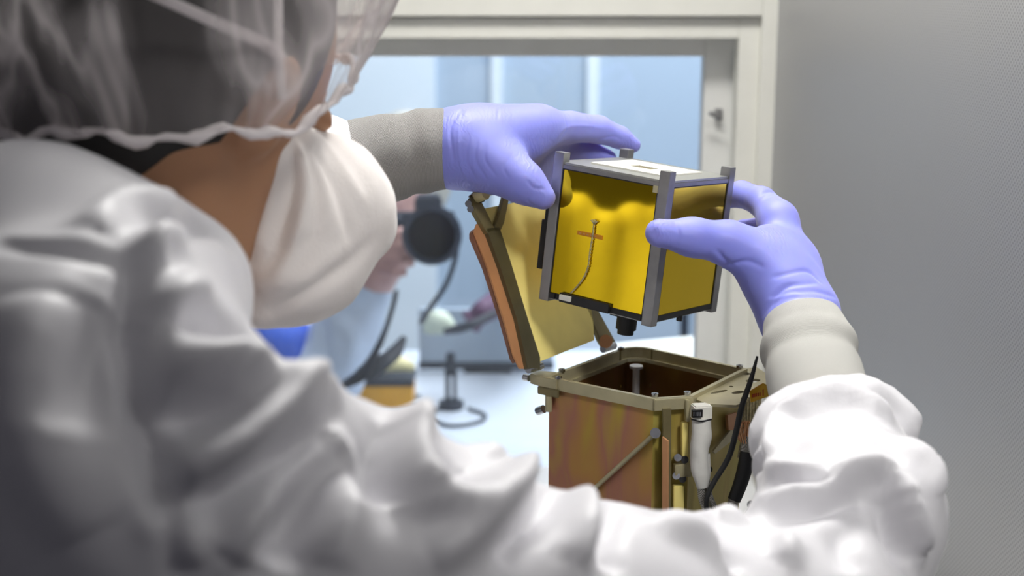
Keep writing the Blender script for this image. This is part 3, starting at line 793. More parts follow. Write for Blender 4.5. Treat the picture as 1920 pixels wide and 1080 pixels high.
box('tape_label', (l0[0], .0004, min(l0[2], l1[2])), (l1[0], .0011, max(l0[2], l1[2])), M['orange_tape'], sat)
bm = bmesh.new()
for i in range(5):
    x = l0[0]+.002+i*.0032; bm_box(bm, (x, .0001, min(l0[2], l1[2])+.002), (x+.0018, .0005, max(l0[2], l1[2])-.002))
finish('label_marks', bm, 'copper', sat)
s0, s1 = CL(1052, 553), CL(1140, 572)
box('black_strip', (s0[0], -.0022, .0025), (s1[0]+.002, .001, .0095), 'black_plastic', sat, .0004)
s2 = CL(1062, 556); box('white_plug', (s2[0]-.004, -.004, .0045), (s2[0]+.006, -.0015, .0085), 'white_plastic', sat, .0004)
for x in (.0006+rw, S_-rw-.006): box('corner_tab', (x, -.0006, .0030), (x+.0055, .001, .0072), 'black_plastic', sat)
box('corner_tab', (S_-rw-.004, -.0002, zp1-.005), (S_-rw, .001, zp1), 'gold_rim', sat)
# connector stub underneath
u0 = (.062, .030)
bm = bmesh.new(); bm_box(bm, (u0[0]-.011, u0[1]-.008, -.004), (u0[0]+.009, u0[1]+.008, .003), .0006)
bm_cyl(bm, (u0[0], u0[1], -.004), (u0[0], u0[1], -.0135), .0078, 24); bm_cyl(bm, (u0[0], u0[1], -.0135), (u0[0], u0[1], -.0175), .0062, 24)
finish('connector_plug', bm, 'black_rubber', sat)
bm = bmesh.new(); bm_box(bm, (-.0055, .004, .035), (0, .014, .085), .0008); bm_box(bm, (-.0085, .005, .022), (-.004, .012, .060), .0006)
finish('antenna_strip', bm, 'black_rubber', sat)
cyl('foot_screw', (S_-.002, .045, .003), (S_-.002, .045, -.001), .0022, 'black_plastic', sat, 12)

# ================================================================== TECHNICIAN
tech = empty('person', (-.22, .74, 0))
tag(tech, 'person in white coat, hair cap and mask seen from behind, holding the gold cube', 'person')
TO = Vector(tech.location)
def adopt(o):
    o.parent = tech; o.location = -TO; return o
def U(v): v = np.array(v, float); return v/np.linalg.norm(v)
# ---- anatomy points
fh = U((.72, .62, 0)); sideR = np.array([fh[1], -fh[0], 0]); zz = np.array([0, 0, 1.])
fd = U(fh*.85-zz*.52)                       # where the face looks
hu = U(zz*.85+fh*.52)
HC = W(318, 62, .80)
headrot = np.stack([fd, -sideR, np.cross(fd, -sideR)], 1)
neckT = W(330, 190, .80); neckB = W(258, 520, .80)
RS = W(330, 690, .62); LS = RS+(-.20*RT+.33*np.array([0, 1, 0])-.10*zz)
pel = np.array([-.27, .70, .92])
# body: one continuous skin surface (head, neck, torso, arms, legs)
B_ = SDF()
B_.ell(HC, headrot, (.099, .076, .105), 0)
B_.cone(HC+fd*.045-hu*.055, HC+fd*.062-hu*.085, .048, .036, .03)        # jaw
B_.cone(HC+fd*.094-hu*.02, HC+fd*.112-hu*.045, .008, .013, .012)       # nose
for s_ in (-1, 1):
    B_.ell(HC+fd*.032+sideR*s_*.078-hu*.02, np.stack([U(fd-sideR*s_*.3), U(sideR*s_+fd*.3), np.cross(U(fd-sideR*s_*.3), U(sideR*s_+fd*.3))], 1), (.018, .008, .030), .004)  # ears
    B_.ell(HC+fd*.088+sideR*s_*.032-hu*.005, headrot, (.012, .014, .010), .006)      # eyes
B_.cone(HC+fd*.092-hu*.068-sideR*.018, HC+fd*.092-hu*.068+sideR*.018, .008, .008, .008)   # lips
B_.cone(neckT, neckB, .056, .056, .03)
B_.cone(RS+np.array([-.05, .02, -.03]), LS, .045, .045, .05); B_.cone((RS+LS)/2-zz*.08, pel, .065, .10, .04)
for sgn in (-1, 1):
    hp = pel+np.array([.07*sgn, -.02*sgn, -.05]); B_.cone(hp, hp+np.array([.01*sgn, 0, -.38]), .078, .052, .04); B_.cone(hp+np.array([.01*sgn, 0, -.38]), hp+np.array([.01*sgn, -.02, -.80]), .052, .036, .03)
    B_.cone(np.array([hp[0]+.01*sgn, hp[1]-.02, .03]), np.array([hp[0]+.01*sgn+.10, hp[1]+.08, .025]), .035, .028, .02)
ELB = (1560, 1150, .76)
B_.chain([(330, 850, .63, 180), (860, 1130, .68, 150), (1520, 1150, .775, 120), (1540, 760, .935, 60), (1502, 600, .995, 44)], .03)
B_.chain([(1502, 600, .995, 44), (1480, 470, 1.04, 26)], .02)
LE = W(150, 600, 1.0); LM = W(560, 332, 1.058)
B_.cone(LS, LE, .042, .038, .03); B_.cone(LE, LM, .034, .026, .03); B_.cone(LM, W(800, 285, 1.08), .026, .023, .02); B_.cone(W(800, 285, 1.08), W(900, 275, 1.085), .022, .020, .02)
body = adopt(sdf_obj('body', B_, .006, 'skin'))
# hair
Hh = SDF(); Hh.ell(HC-fd*.012+hu*.008, headrot, (.102, .086, .112), 0); Hh.cone(HC-fd*.06-hu*.06, HC-fd*.062-hu*.072, .05, .042, .03)
Hh.cone(HC-fd*.005-hu*.02, HC-fd*.025-hu*.055, .084, .066, .02)
Hh.ell(HC+fd*.122-hu*.07, headrot, (.066, .14, .085), .01, True)
adopt(sdf_obj('hair', Hh, .005, 'hair'))

# ---- coat
Ct = SDF()
Ct.chain([(150, 730, .60, 325), (320, 955, .605, 325), (560, 1048, .625, 310), (700, 1095, .645, 294), (850, 1140, .665, 266), (1150, 1192, .71, 235), (1310, 1205, .74, 205), (1490, 1175, .765, 200)], .012)
Ct.chain([(1490, 1175, .765, 200), (1597, 970, .815, 164), (1576, 885, .88, 130), (1560, 838, .905, 110)], .015)
Ct.cone(RS+np.array([-.05, .06, -.06]), LS, .07, .066, .05)
Ct.cone((RS+LS)/2+np.array([0, 0, -.12]), pel, .115, .135, .08)
Ct.cone(W(60, 520, .66), W(240, 560, .66), .056, .048, .03)
Ct.cone(W(240, 560, .66), W(352, 530, .69), .048, .028, .03)
Ct.cone(W(-300, 560, .72), W(60, 520, .68), .08, .056, .04)
Ct.cone(pel, pel-np.array([0, 0, .38]), .14, .17, .08)
Ct.cone(LS, LE, .068, .062, .04); Ct.cone(LE, LM, .058, .046, .03); Ct.cone(LM, W(600, 318, 1.062), .046, .042, .01)
# pleats hanging over the chest and left sleeve
for k in range(5):
    x = -.235-.012*(k % 2); y = .845+.030*k
    Ct.cone((x, y, 1.315-.006*(k % 3)), (x+.012*math.sin(k*2.), y+.012*math.cos(k*3.), 1.10), .013+.004*(k % 2), .022, .018)
# hem of the right sleeve
hem = [(1430, 850, .885), (1436, 812, .885), (1458, 775, .885), (1500, 752, .885), (1560, 738, .89), (1618, 732, .90), (1655, 752, .91), (1698, 788, .91), (1698, 812, .905)]
for a, b in zip(hem[:-1], hem[1:]): Ct.cone(W(*a), W(*b), .0065, .0065, .018)
Ct.cut(W(1533, 700, .945), W(1556, 836, .91), 112*.94/FPX, 92*.91/FPX, .004)
folds = [
 ([(303, 675), (380, 690), (458, 697)], .014, .012), ([(340, 905), (430, 858), (516, 789), (619, 742)], .012, .013),
 ([(360, 940), (440, 900), (530, 835), (625, 762)], .008, -.010), ([(441, 1047), (487, 973), (560, 890), (630, 818)], .012, .010),
 ([(504, 1060), (560, 950), (600, 880), (655, 830)], .016, -.016), ([(690, 820), (640, 950), (610, 1060)], .012, .006),
 ([(800, 780), (768, 810), (762, 858), (779, 927)], .010, .012), ([(779, 927), (840, 945), (894, 938), (974, 900)], .010, .009),
 ([(740, 800), (725, 870), (735, 940)], .014, -.012), ([(820, 800), (880, 840), (930, 880)], .010, .005), ([(860, 860), (850, 900), (880, 905)], .012, -.006),
 ([(1000, 862), (960, 930), (894, 984), (802, 1047)], .010, .007), ([(1040, 905), (1010, 960), (940, 1040)], .009, -.008),
 ([(1100, 925), (1080, 990), (1070, 1060)], .010, .008), ([(1150, 945), (1140, 1010), (1150, 1070)], .008, -.006),
 ([(1230, 985), (1300, 1010), (1364, 1060)], .009, .006), ([(1255, 968), (1340, 985), (1400, 985)], .006, .006), ([(1330, 1030), (1390, 1060)], .008, -.005),
 ([(1455, 868), (1475, 835), (1503, 798), (1575, 762), (1661, 784)], .009, .010), ([(1448, 835), (1470, 790), (1495, 768), (1530, 756)], .006, -.010),
 ([(1450, 880), (1500, 893), (1550, 885)], .008, .006), ([(1460, 905), (1510, 912), (1570, 890)], .007, -.006),
 ([(1556, 899), (1610, 885), (1671, 880)], .007, .006), ([(1680, 895), (1695, 960), (1722, 1035)], .008, .010), ([(1700, 830), (1740, 880), (1758, 930)], .008, .005),
 ([(1417, 956), (1470, 945), (1560, 920), (1650, 885)], .008, .006), ([(1440, 975), (1520, 955), (1600, 930)], .008, -.005), ([(1660, 930), (1680, 1000), (1700, 1060)], .010, -.007),
 ([(1580, 790), (1640, 820), (1690, 870)], .010, -.005), ([(1450, 800), (1440, 850), (1430, 900)], .006, .005),
 ([(1600, 960), (1580, 1020), (1600, 1070)], .010, -.004), ([(1480, 1010), (1470, 1060)], .009, .005),
 ([(250, 495), (252, 600), (270, 760), (300, 900), (335, 1070)], .007, -.009), ([(0, 455), (120, 470), (250, 492)], .005, -.003), ([(0, 447), (120, 462), (240, 484)], .006, .0012),
 ([(275, 500), (285, 470), (330, 460)], .008, .007), ([(100, 560), (80, 700), (100, 850), (170, 1000)], .020, .008), ([(200, 560), (150, 700), (120, 800)], .016, -.008),
 ([(340, 640), (400, 620), (500, 640)], .010, -.007), ([(300, 780), (360, 770), (420, 740)], .010, -.008), ([(430, 720), (500, 735), (560, 730)], .010, .007), ([(165, 440), (230, 400), (330, 380)], .012, .006), ([(290, 430), (380, 410), (430, 450)], .010, -.006),
 ([(290, 950), (330, 1000), (350, 1060)], .010, .007), ([(380, 540), (330, 560), (300, 590)], .010, .006)]
def coat_finish():
    verts, F = nets(Ct, .006)
    me = np_mesh('coat', verts, F); me = subdiv(me, 1); me = ridges(me, folds, 2.0, .85)
    me.materials.clear(); me.materials.append(M['coat'])
    for p in me.polygons: p.use_smooth = True
    return adopt(link(bpy.data.objects.new('coat', me)))
coat = coat_finish()

# ---- cuffs
def cuff(name, pts, m, flat=1., caps=False, prof=None, seg=48):
    P = [W(*p[:3]) for p in pts]; R = [p[3]*p[2]/FPX for p in pts]
    sp = smooth_path(P, 8); rr = list(np.interp(np.linspace(0, len(P)-1, len(sp)), range(len(P)), R))
    # turned-in end
    t = sp[-1]-sp[-2]; t = t/np.linalg.norm(t)
    sp += [sp[-1]+t*.0012, sp[-1]+t*.0012, sp[-1]-t*.004]; rr += [rr[-1]-.0004, rr[-1]-.002, rr[-1]-.003]
    bm = bmesh.new(); bm_tube(bm, sp, rr, seg, caps, flat, prof=prof); return adopt(finish(name, bm, m, None, True))
cuff('cuff', [(520, 325, 1.05, 105), (600, 336, 1.06, 96), (680, 308, 1.068, 85), (760, 289, 1.076, 80), (838, 279, 1.083, 76)], 'cuff_grey',
     prof=lambda t, a: 1+.015*math.sin(t*16+a)+.03*math.exp(-((t-.78)/.03)**2)-.045*math.exp(-((t-.70)/.04)**2)+.02*math.exp(-((t-.60)/.04)**2))
cuff('cuff', [(1545, 800, .925, 88), (1535, 745, .94, 92), (1522, 690, .955, 90), (1512, 640, .97, 84), (1503, 606, .98, 74)], 'cuff_white',
     prof=lambda t, a: 1+.02*math.sin(3*a)+.07*math.exp(-((t-.62)/.07)**2)-.05*math.exp(-((t-.50)/.05)**2))

# ---- gloves
GR = SDF()
GR.chain([(1502, 640, .985, 60), (1498, 590, 1.0, 61), (1456, 515, 1.018, 56), (1442, 470, 1.03, 50)], .02)
GR.chain([(1498, 590, 1.01, 60), (1482, 500, 1.04, 44), (1460, 425, 1.06, 34)], .015)
GR.chain([(1498, 590, 1.02, 58), (1486, 500, 1.055, 38), (1468, 445, 1.085, 30)], .015)
GR.chain([(1462, 530, 1.01, 52), (1418, 480, 1.012, 42), (1365, 456, 1.008, 37), (1300, 445, 1.0, 31), (1236, 437, .992, 27)], .012)   # thumb
GR.chain([(1458, 408, 1.062, 34), (1428, 378, 1.085, 27), (1390, 364, 1.108, 24), (1350, 372, 1.125, 21), (1310, 385, 1.145, 18)], .004, .012)   # index
GR.chain([(1465, 440, 1.09, 30), (1435, 428, 1.112, 23), (1395, 433, 1.13, 21), (1345, 440, 1.14, 19), (1300, 445, 1.155, 17)], .002, .012)
GR.chain([(1468, 462, 1.10, 28), (1435, 462, 1.118, 21), (1395, 464, 1.13, 19), (1350, 468, 1.14, 18), (1310, 472, 1.152, 16)], .002, .012)
GR.chain([(1470, 492, 1.10, 28), (1435, 488, 1.125, 18), (1395, 488, 1.14, 17), (1360, 488, 1.145, 15), (1325, 492, 1.15, 14)], .002, .012)
gfR = [([(1440, 615), (1460, 560), (1520, 545), (1575, 560)], .0022, -.0012), ([(1430, 590), (1470, 540), (1530, 530)], .0022, -.0014), ([(1450, 520), (1510, 508), (1540, 530)], .002, -.001),
       ([(1355, 500), (1400, 490), (1430, 500)], .002, -.0012), ([(1345, 470), (1372, 500)], .0018, -.0010), ([(1335, 470), (1362, 505)], .0018, .0006), ([(1425, 368), (1440, 358), (1458, 362)], .0018, -.0016), ([(1430, 375), (1447, 366), (1462, 370)], .0016, -.0010),
       ([(1500, 430), (1530, 455)], .0018, -.001), ([(1445, 600), (1480, 570), (1540, 565)], .0022, .0016), ([(1440, 565), (1480, 552), (1500, 552)], .002, .0012), ([(1265, 415), (1272, 440), (1265, 468)], .0018, -.0008), ([(1225, 430), (1235, 450)], .003, -.0006)]
adopt(sdf_obj('glove', GR, .0020, 'glove', sub=1, folds=gfR))
GL = SDF()
GL.chain([(815, 279, 1.083, 66), (870, 276, 1.085, 66), (925, 268, 1.09, 58), (985, 250, 1.10, 42), (1015, 240, 1.105, 34)], .02)
GL.chain([(870, 285, 1.075, 62), (915, 305, 1.072, 46), (950, 322, 1.068, 36), (985, 345, 1.063, 31), (1020, 371, 1.060, 22)], .014)    # thumb
GL.chain([(900, 275, 1.10, 55), (960, 275, 1.125, 44), (1000, 275, 1.14, 36)], .02)
GL.chain([(1012, 238, 1.105, 33), (1070, 238, 1.13, 29), (1122, 243, 1.148, 26), (1162, 258, 1.158, 21), (1187, 272, 1.162, 15)], .003, .012)  # index
GL.chain([(1005, 268, 1.135, 33), (1055, 275, 1.155, 25), (1105, 284, 1.165, 22), (1140, 298, 1.168, 17)], .002, .012)
GL.chain([(1000, 290, 1.14, 32), (1035, 312, 1.165, 22), (1075, 325, 1.175, 20), (1110, 335, 1.18, 17)], .002, .012)
GL.chain([(985, 310, 1.135, 30), (1015, 338, 1.155, 20), (1045, 355, 1.165, 18), (1075, 362, 1.172, 15)], .002, .012)
gfL = [([(1058, 215), (1062, 240), (1050, 262)], .0015, -.0010), ([(1108, 220), (1110, 244)], .0015, -.0014), ([(1100, 220), (1103, 244)], .0012, -.0007), ([(1065, 215), (1068, 240)], .0012, -.0007), ([(1120, 262), (1150, 256), (1165, 262)], .0015, -.001),
       ([(1040, 262), (1060, 240), (1090, 236), (1130, 240)], .002, .0008), ([(865, 205), (845, 240), (850, 300)], .0018, -.0016), ([(880, 250), (875, 300), (895, 340)], .0015, -.001), ([(895, 260), (892, 300), (912, 335)], .0015, -.001), ([(912, 268), (910, 300), (930, 330)], .0015, -.001),
       ([(860, 240), (862, 300), (880, 345)], .0015, .001), ([(960, 290), (945, 315), (955, 335)], .0015, -.0008), ([(990, 340), (1000, 352), (1020, 355)], .0015, -.0012), ([(1000, 355), (990, 375), (1000, 385)], .0015, -.0009), ([(868, 207), (864, 225)], .0013, -.001), ([(935, 205), (932, 222)], .0013, -.0008)]
gfL = [(p, w_*.8, a_*.55) for p, w_, a_ in gfL]
adopt(sdf_obj('glove', GL, .0020, 'glove', sub=1, folds=gfL))

# ---- face mask
Mk = SDF()
Mk.chain([(566, 262, .83, 40), (612, 392, .865, 108), (562, 490, .855, 110)], .02)
Mk.chain([(612, 392, .865, 108), (690, 432, .89, 36)], .03)
Mk.chain([(562, 490, .855, 110), (485, 585, .83, 30)], .02)
Mk.chain([(528, 205, .800, 14), (545, 290, .805, 36), (560, 400, .825, 72), (545, 500, .83, 92)], .02)
mf = [([(538, 215), (520, 330), (480, 460)], .006, .004), ([(545, 220), (548, 330), (510, 470)], .006, -.006), ([(550, 225), (575, 330), (560, 440), (520, 520)], .005, .004),
      ([(552, 225), (592, 330), (590, 430)], .005, -.004), ([(560, 225), (620, 290), (680, 380)], .006, .003), ([(556, 230), (620, 330), (660, 450)], .005, -.0025), ([(500, 590), (560, 560), (650, 500), (700, 450)], .006, -.003), ([(480, 540), (560, 520), (640, 470)], .006, .0022),
      ([(470, 500), (540, 470), (600, 440)], .005, -.002)]
adopt(sdf_obj('face_mask', Mk, .0035, 'mask', sub=1, folds=mf))

# ---- bouffant cap
def cap_surface():
    ax = U(zz+fh*.03); fr = U(fh-ax*(fh@ax)); sd = np.cross(ax, fr)      # axis, front, left
    E = W(306, 210, .80)
    bm = bmesh.new(); nu, nv = 220, 60; rows = []
    rnd = np.random.RandomState(3)
    ph = rnd.rand(12)*6.28; fq = [17, 23, 31, 41, 9, 13, 7, 11, 5, 52, 61, 47]
    for j in range(nv+1):
        t = j/nv
        if t < .5: s = t/.5; rad = 1.0+.30*math.sin(s*math.pi/2)**.8; hgt = s*.075
        else: s = (t-.5)/.5; rad = 1.30*math.cos(s*math.pi/2*.985)**.75; hgt = .075+.085*math.sin(s*math.pi/2)
        row = []
        for i in range(nu):
            a = 2*math.pi*i/nu
            wr = sum(math.sin(f*a+p+t*(2+k % 3))*(1/(1+.06*f)) for k, (f, p) in enumerate(zip(fq, ph)))
            amp = .0016*math.exp(-t*3.2)+.0011
            lift = .034*max(0, (math.cos(a)-.15)/.85)**1.3*(1-t)
            low = lift-.006*math.exp(-t*40)*(1+.35*math.sin(9*a+1)+.25*math.sin(23*a))
            r = rad+amp/.1*wr
            p = E+fr*math.cos(a)*.110*r+sd*math.sin(a)*.094*r+ax*(hgt+low+.0008*wr)
            row.append(bm.verts.new(Vector(p)))
        rows.append(row)
    for j in range(nv):
        for i in range(nu): bm.faces.new((rows[j][i], rows[j][(i+1) % nu], rows[j+1][(i+1) % nu], rows[j+1][i]))
    bm.faces.new(rows[-1])
    cp = adopt(finish('hair_cap', bm, 'cap', None, True))
    bm = bmesh.new(); P = []; 
    for i in range(140):
        a = 2*math.pi*i/140; k = .0022*math.sin(9*a+1)+.0016*math.sin(23*a)-.034*max(0, (math.cos(a)-.15)/.85)**1.3
        P.append(E+fr*math.cos(a)*.1115+sd*math.sin(a)*.0955+ax*(-.004-k))
    P += P[:2]; bm_tube(bm, P, [.0026+.0009*math.sin(i*.9)+.0006*math.sin(i*2.3) for i in range(len(P))], 8, False)
    b = finish('elastic_band', bm, 'cap_band', cp, True)
cap_surface()
# mask ties running up over the cap
bvt = None
def strap(pts, wid):
    P = smooth_path([W(*p) for p in pts], 8); bm = bmesh.new(); bm_tube(bm, P, wid, 8, True, .35); return adopt(finish('mask_tie', bm, 'strap_white', None, True))
strap([(545, 235, .80), (530, 180, .755), (523, 100, .725), (522, 20, .715), (520, -60, .72)], .0032)
strap([(530, 110, .722), (490, 80, .705), (400, 40, .695), (300, -5, .69), (200, -50, .70)], .0030)

# ================================================================== ROOM BEYOND: TABLE AND THINGS
ZT = .75
tb = empty('table', (.1, 2.4, 0)); tag(tb, 'long white table beyond the window', 'table')
box('tabletop', (-.39, -.42, ZT-.03), (1.0, .38, ZT), 'tabletop', tb, .004)
for x in (-.36, .9):
    for y in (-.38, .3): box('leg', (x, y, 0), (x+.05, y+.05, ZT-.03), 'aluminium', tb)
def tpos(px, py): return G(px, py, ZT)
# monitor / grey case
p = tpos(870, 700)
mn = empty('monitor', (p[0], p[1], ZT)); tag(mn, 'grey flat monitor standing on the far table behind the window', 'monitor')
box('screen_housing', (-.085, 0, .02), (.17, .02, .125), 'monitor_grey', mn, .004)
box('bezel', (-.087, -.004, .008), (.172, .018, .022), 'dark_blue', mn, .003)
box('stand', (.0, 0, 0), (.09, .06, .012), 'dark_blue', mn, .003)
# instrument stand with cable loop
p = tpos(846, 765)
st = empty('cable_stand', (p[0], p[1], ZT)); tag(st, 'small dark stand with a looped cable on the white table', 'stand')
bm = bmesh.new(); bm_box(bm, (-.010, -.006, .01), (-.002, .006, .085), .002); bm_box(bm, (.003, -.006, .01), (.010, .006, .085), .002); bm_box(bm, (-.010, -.006, .06), (.010, .006, .072), .002)
bm_cyl(bm, (0, 0, .08), (0, 0, .10), .008, 16)
finish('upright', bm, 'dark_blue', st)
cyl('base', (0, 0, 0), (0, 0, .012), .022, 'dark_blue', st)
lp = [np.array([x, y, .004]) for x, y in ((0, -.01), (-.05, -.02), (-.075, .03), (-.06, .06))]
tube('cable', lp, .003, 'dark_blue', st, 8)
lp = [np.array([x, y, .004]) for x, y in ((-.01, 0), (-.04, -.05), (.0, -.11), (.05, -.09), (.06, -.05), (.03, -.015))]
tube('cable', lp, .003, 'dark_blue', st, 8)
# orange case and the grey tray on it
p = tpos(712, 768)
oc = empty('tool_case', (p[0], p[1], ZT)); tag(oc, 'orange case on the far table beside the photographer', 'case')
box('body', (-.085, 0, 0), (.058, .08, .042), 'orange_case', oc, .003)
box('lid', (-.087, -.002, .042), (.06, .082, .052), 'dark_blue', oc, .003)
p2 = W(742, 700, 2.42)
tr = SDF()
q0 = tpos(735, 715)
zc = ZT+.068
tr.cone((p[0]-.02, p[1]+.035, zc), (p[0]+.03, p[1]+.035, zc+.006), .014, .013, .01); tr.cone((p[0]+.03, p[1]+.035, zc+.006), (p[0]+.052, p[1]+.03, zc+.002), .012, .010, .01)
o = sdf_obj('cloth', tr, .004, 'cream_rubber'); tag(o, 'crumpled beige cloth lying on the orange case', 'cloth')
# items on the right in front of the monitor
p = W(820, 600, 2.50)
it = SDF(); it.ell(W(822, 600, 2.5), np.eye(3), (.022, .02, .018), 0); it.cone(W(805, 615, 2.5), W(840, 612, 2.5), .012, .014, .01)
mnp = W(900, 578, 2.5)
bx_ = SDF(); bx_.cone(W(896, 590, 2.5), W(925, 560, 2.5), .017, .024, .01); bx_.cone(W(925, 560, 2.5), W(990, 540, 2.5), .026, .035, .01)
# a second person reaching in from behind the lid
p2r = empty('person', (W(1060, 560, 2.9)[0], 3.05, 0)); tag(p2r, 'person in pale blue coat almost hidden behind the raised yellow lid', 'person')
O2 = Vector(p2r.location)
b2 = SDF(); b2.cone(W(930, 570, 2.52), W(955, 555, 2.55), .018, .024, .01)
b2.cone(W(955, 555, 2.55), W(1010, 600, 3.0), .028, .04, .02); b2.cone(W(1010, 600, 3.0), W(1040, 470, 3.1), .045, .05, .02)
b2.cone(W(1040, 470, 3.1), W(1045, 700, 3.15), .07, .09, .04)
t2 = W(1045, 700, 3.15); b2.cone(t2, (t2[0], t2[1], .03), .085, .05, .04)
h2 = W(1008, 430, 3.05); b2.cone(W(1020, 440, 3.1), W(1015, 425, 3.08), .04, .04, .02); b2.ell(h2, np.eye(3), (.065, .08, .09), .02)
b2.cone(h2+np.array([-.02, -.076, -.005]), h2+np.array([-.024, -.088, -.02]), .008, .011, .008)
o = sdf_obj('body', b2, .007, 'skin_pale', p2r); o.location = -O2
g2 = SDF(); g2.cone(W(905, 585, 2.5), W(950, 558, 2.545), .021, .026, .01)
for k, (x, y) in enumerate(((878, 600), (884, 610), (893, 618), (872, 590))): g2.cone(W(905, 588, 2.5), W(x, y, 2.49+.004*k), .011, .007, .004)
o = sdf_obj('glove', g2, .005, 'plum', p2r); o.location = -O2
g2 = SDF(); g2.ell(h2+np.array([.006, .012, .018]), np.eye(3), (.073, .084, .092), 0)
g2.ell(h2+np.array([-.02, -.09, -.045]), np.eye(3), (.06, .08, .085), .01, True)
o = sdf_obj('hair', g2, .006, 'hair', p2r); o.location = -O2
c2 = SDF(); c2.cone(W(955, 560, 2.57), W(1010, 600, 3.0), .036, .055, .02); c2.cone(W(1010, 600, 3.0), W(1040, 480, 3.1), .055, .06, .02); c2.cone(W(1040, 490, 3.1), (t2[0], t2[1], .5), .085, .12, .05)
o = sdf_obj('coat', c2, .008, 'blue_coat', p2r); o.location = -O2
pt_ = tube('hand_tool', [W(832, 622, 2.47), W(860, 616, 2.47), W(890, 606, 2.47), W(930, 585, 2.49)], [.005, .009, .008, .006], 'dark_blue', None, 10); tag(pt_, 'dark hand tool held above the monitor, left of the yellow lid', 'tool')
o = sdf_obj('cloth_bundle', it, .004, 'pale_green'); tag(o, 'pale green cloth bundle at the tip of the dark hand tool', 'cloth')
# white box low behind the opened gold box, chair leg and green hose
p = tpos(1230, 712)
q_ = [G(1180, 646, ZT+.10), G(1372, 626, ZT+.10)]
wb = prism('storage_box', [(q_[0][0]-.05, q_[0][1], ZT), (q_[1][0]+.02, q_[1][1]+.02, ZT), (q_[1][0]+.02, q_[1][1]-.25, ZT), (q_[0][0]-.05, q_[0][1]-.25, ZT)], (0, 0, .10), 'cream_paint', None, .004)
tag(wb, 'low white box on the far table behind the gold metal box', 'box')
hs = tube('hose', [W(1395, 545, 2.9), W(1365, 575, 2.9), W(1335, 610, 2.9), W(1318, 650, 2.9), W(1310, 700, 2.88)], .004, M['pale_green'], None, 8); tag(hs, 'thin pale green hose hanging behind the white box', 'hose')
M['teal'] = mat('teal', srgb(120, 160, 170), .5); hs.data.materials[0] = M['teal']
mp_ = cyl('upright_post', tuple(np.array([fx(1298)*.68, 2.9, 0])), tuple(np.array([fx(1298)*.68, 2.9, 1.03])), .009, 'dark_blue')  # plain dark post, carries no lamp
tag(mp_, 'short dark upright post behind the low white box', 'post')
mp_.name = 'support_post'

# ================================================================== PHOTOGRAPHER
ph = empty('person', (W(600, 600, 2.5)[0]-.05, 2.62, 0)); tag(ph, 'person in pale blue coat photographing through the window with a black camera', 'person')
OP = Vector(ph.location)
def adoptp(o): o.parent = ph; o.location = -OP; return o
hc = W(752, 335, 2.55)
Pb = SDF(); Pb.ell(hc, np.eye(3), (.074, .092, .108), 0)
Pb.cone(hc+np.array([0, -.04, -.07]), hc+np.array([0, -.05, -.09]), .04, .032, .03); Pb.cone(hc+np.array([0, -.088, -.0]), hc+np.array([0, -.104, -.02]), .008, .012, .01)
for s_ in (-1, 1): Pb.ell(hc+np.array([.076*s_, 0, -.01]), np.eye(3), (.008, .018, .03), .004)
Pb.cone(hc+np.array([0, .02, -.08]), W(660, 560, 2.62), .05, .055, .03)
shL = W(600, 600, 2.58); shR = shL+np.array([-.22, .22, .0])
Pb.cone(shL, shR, .05, .05, .05)
bel = np.array([shL[0]-.16, 2.66, .85]); Pb.cone((shL+shR)/2, bel, .09, .10, .06)
for s_ in (-1, 1): Pb.cone(bel+np.array([.07*s_, 0, 0]), np.array([bel[0]+.08*s_, 2.68, .05]), .08, .045, .05); Pb.cone(np.array([bel[0]+.08*s_, 2.68, .04]), np.array([bel[0]+.08*s_, 2.54, .035]), .04, .03, .02)
hand_k = .006
Pb.chain([(600, 600, 2.55, 55), (615, 690, 2.42, 48), (694, 540, 2.34, 36), (706, 500, 2.31, 38), (724, 470, 2.29, 38)], .02)     # arm to camera hand
for pts_ in ([(725, 455, 2.28, 20), (752, 440, 2.245, 15), (772, 442, 2.25, 12)], [(725, 470, 2.275, 19), (756, 464, 2.235, 14), (774, 468, 2.24, 12)],
             [(722, 484, 2.275, 18), (752, 488, 2.235, 14), (768, 492, 2.24, 11)], [(715, 496, 2.28, 17), (742, 508, 2.25, 12), (756, 510, 2.25, 10)], [(705, 470, 2.31, 17), (728, 438, 2.31, 13), (752, 424, 2.31, 11)]):
    Pb.chain(pts_, .002, hand_k)
adoptp(sdf_obj('body', Pb, .0055, 'skin_pale'))
Hp = SDF(); Hp.ell(hc+np.array([.01, .01, .014]), np.eye(3), (.084, .098, .108), 0); Hp.ell(hc+np.array([-.01, -.09, -.05]), np.eye(3), (.066, .09, .09), .01, True)
adoptp(sdf_obj('hair', Hp, .006, 'grey_hair'))
Pc = SDF()
Pc.cone(shL, shR, .072, .07, .06); Pc.cone((shL+shR)/2+np.array([0, 0, -.05]), bel, .125, .14, .08)
Pc.chain([(600, 610, 2.53, 72), (612, 700, 2.42, 66), (652, 615, 2.38, 58), (688, 548, 2.335, 47)], .03)
pf = [([(600, 600), (610, 680), (640, 740)], .02, -.014), ([(640, 600), (660, 640), (655, 700)], .015, .010), ([(700, 560), (650, 600), (640, 660)], .015, -.008), ([(570, 620), (560, 700)], .02, .01)]
adoptp(sdf_obj('coat', Pc, .007, 'blue_coat', folds=pf))
Sc = SDF(); Sc.cone(W(520, 640, 2.40), W(545, 740, 2.42), .052, .055, .03); Sc.cone(W(500, 600, 2.45), W(520, 640, 2.40), .05, .05, .03)
Sc.cone(W(545, 740, 2.42), W(540, 860, 2.5), .055, .06, .03)
adoptp(sdf_obj('apron', Sc, .006, 'blue_scrubs'))
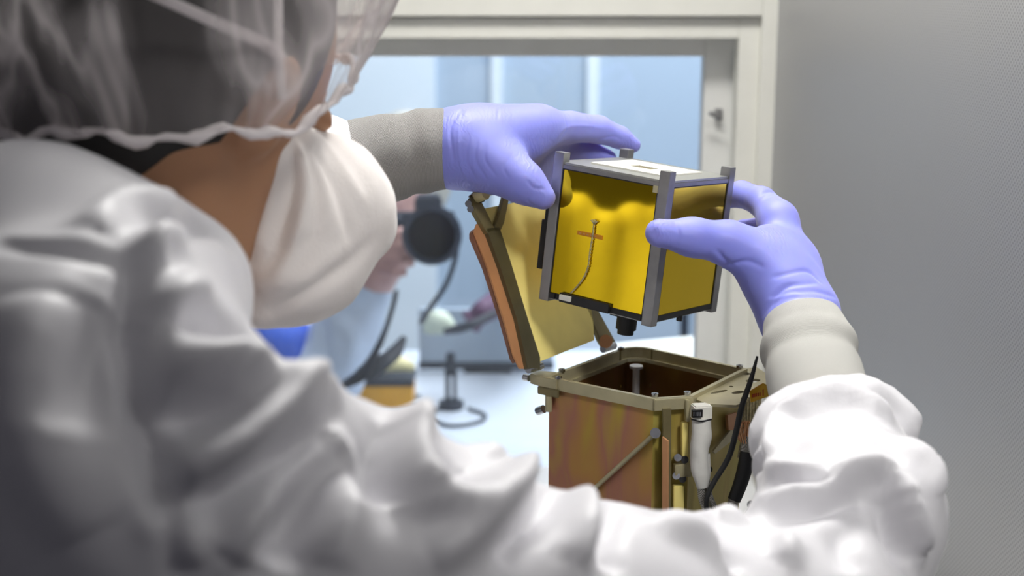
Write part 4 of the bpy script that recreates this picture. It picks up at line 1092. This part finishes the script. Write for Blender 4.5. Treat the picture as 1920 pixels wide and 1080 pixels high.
# camera
cc = W(805, 440, 2.27); vd = U(ORG-cc+np.array([.10, 0, -.02])); rt_ = U(np.cross(vd, zz)); rt_ = -rt_ if rt_[0] < 0 else rt_; upv = np.cross(rt_, -vd); upv = upv if upv[2] > 0 else -upv
MCm = Matrix(((rt_[0], -vd[0], upv[0], cc[0]), (rt_[1], -vd[1], upv[1], cc[1]), (rt_[2], -vd[2], upv[2], cc[2]), (0, 0, 0, 1)))
dc = empty('camera_body', matrix=MCm); dc.name = 'photo_camera'; tag(dc, 'black photo camera with large lens held up beyond the window', 'camera')
bm = bmesh.new(); bm_box(bm, (-.060, .0, -.035), (.042, .05, .038), .008); bm_box(bm, (-.022, .0, .036), (.022, .045, .060), .007); bm_box(bm, (-.062, -.02, -.034), (-.040, .01, .03), .007)
finish('housing', bm, 'dslr', dc)
bm = bmesh.new(); bm_cyl(bm, (0, .0, 0), (0, -.035, 0), .040, 36); bm_cyl(bm, (0, -.035, 0), (0, -.075, 0), .043, 36); bm_cyl(bm, (0, -.075, 0), (0, -.095, 0), .046, 36)
finish('lens_barrel', bm, 'dslr', dc, False)
cyl('lens_glass', (0, -.0955, 0), (0, -.097, 0), .036, 'glass_lens', dc, 36)
bm = bmesh.new(); bm_box(bm, (-.018, .002, .060), (.018, .03, .066), .002); finish('hot_shoe', bm, 'steel', dc)
def cl(px, py, d):
    q = Vector(W(px, py, d)); return MCm.inverted() @ q
tube('strap', [cl(850, 420, 2.28), cl(856, 470, 2.27), cl(838, 530, 2.27), cl(805, 580, 2.27), cl(790, 605, 2.29)], .0062, 'dark_blue', dc, 8, flat=.4)
tube('strap', [cl(742, 548, 2.30), cl(738, 570, 2.26), cl(722, 620, 2.23), cl(702, 665, 2.23), cl(680, 700, 2.24), cl(640, 725, 2.26)], [.006, .006, .007, .010, .016, .008], 'dark_blue', dc, 8, flat=.5)
tube('strap', [cl(680, 705, 2.24), cl(715, 680, 2.25), cl(740, 660, 2.27), cl(758, 632, 2.29)], [.018, .016, .013, .005], 'dark_blue', dc, 8, flat=.5)
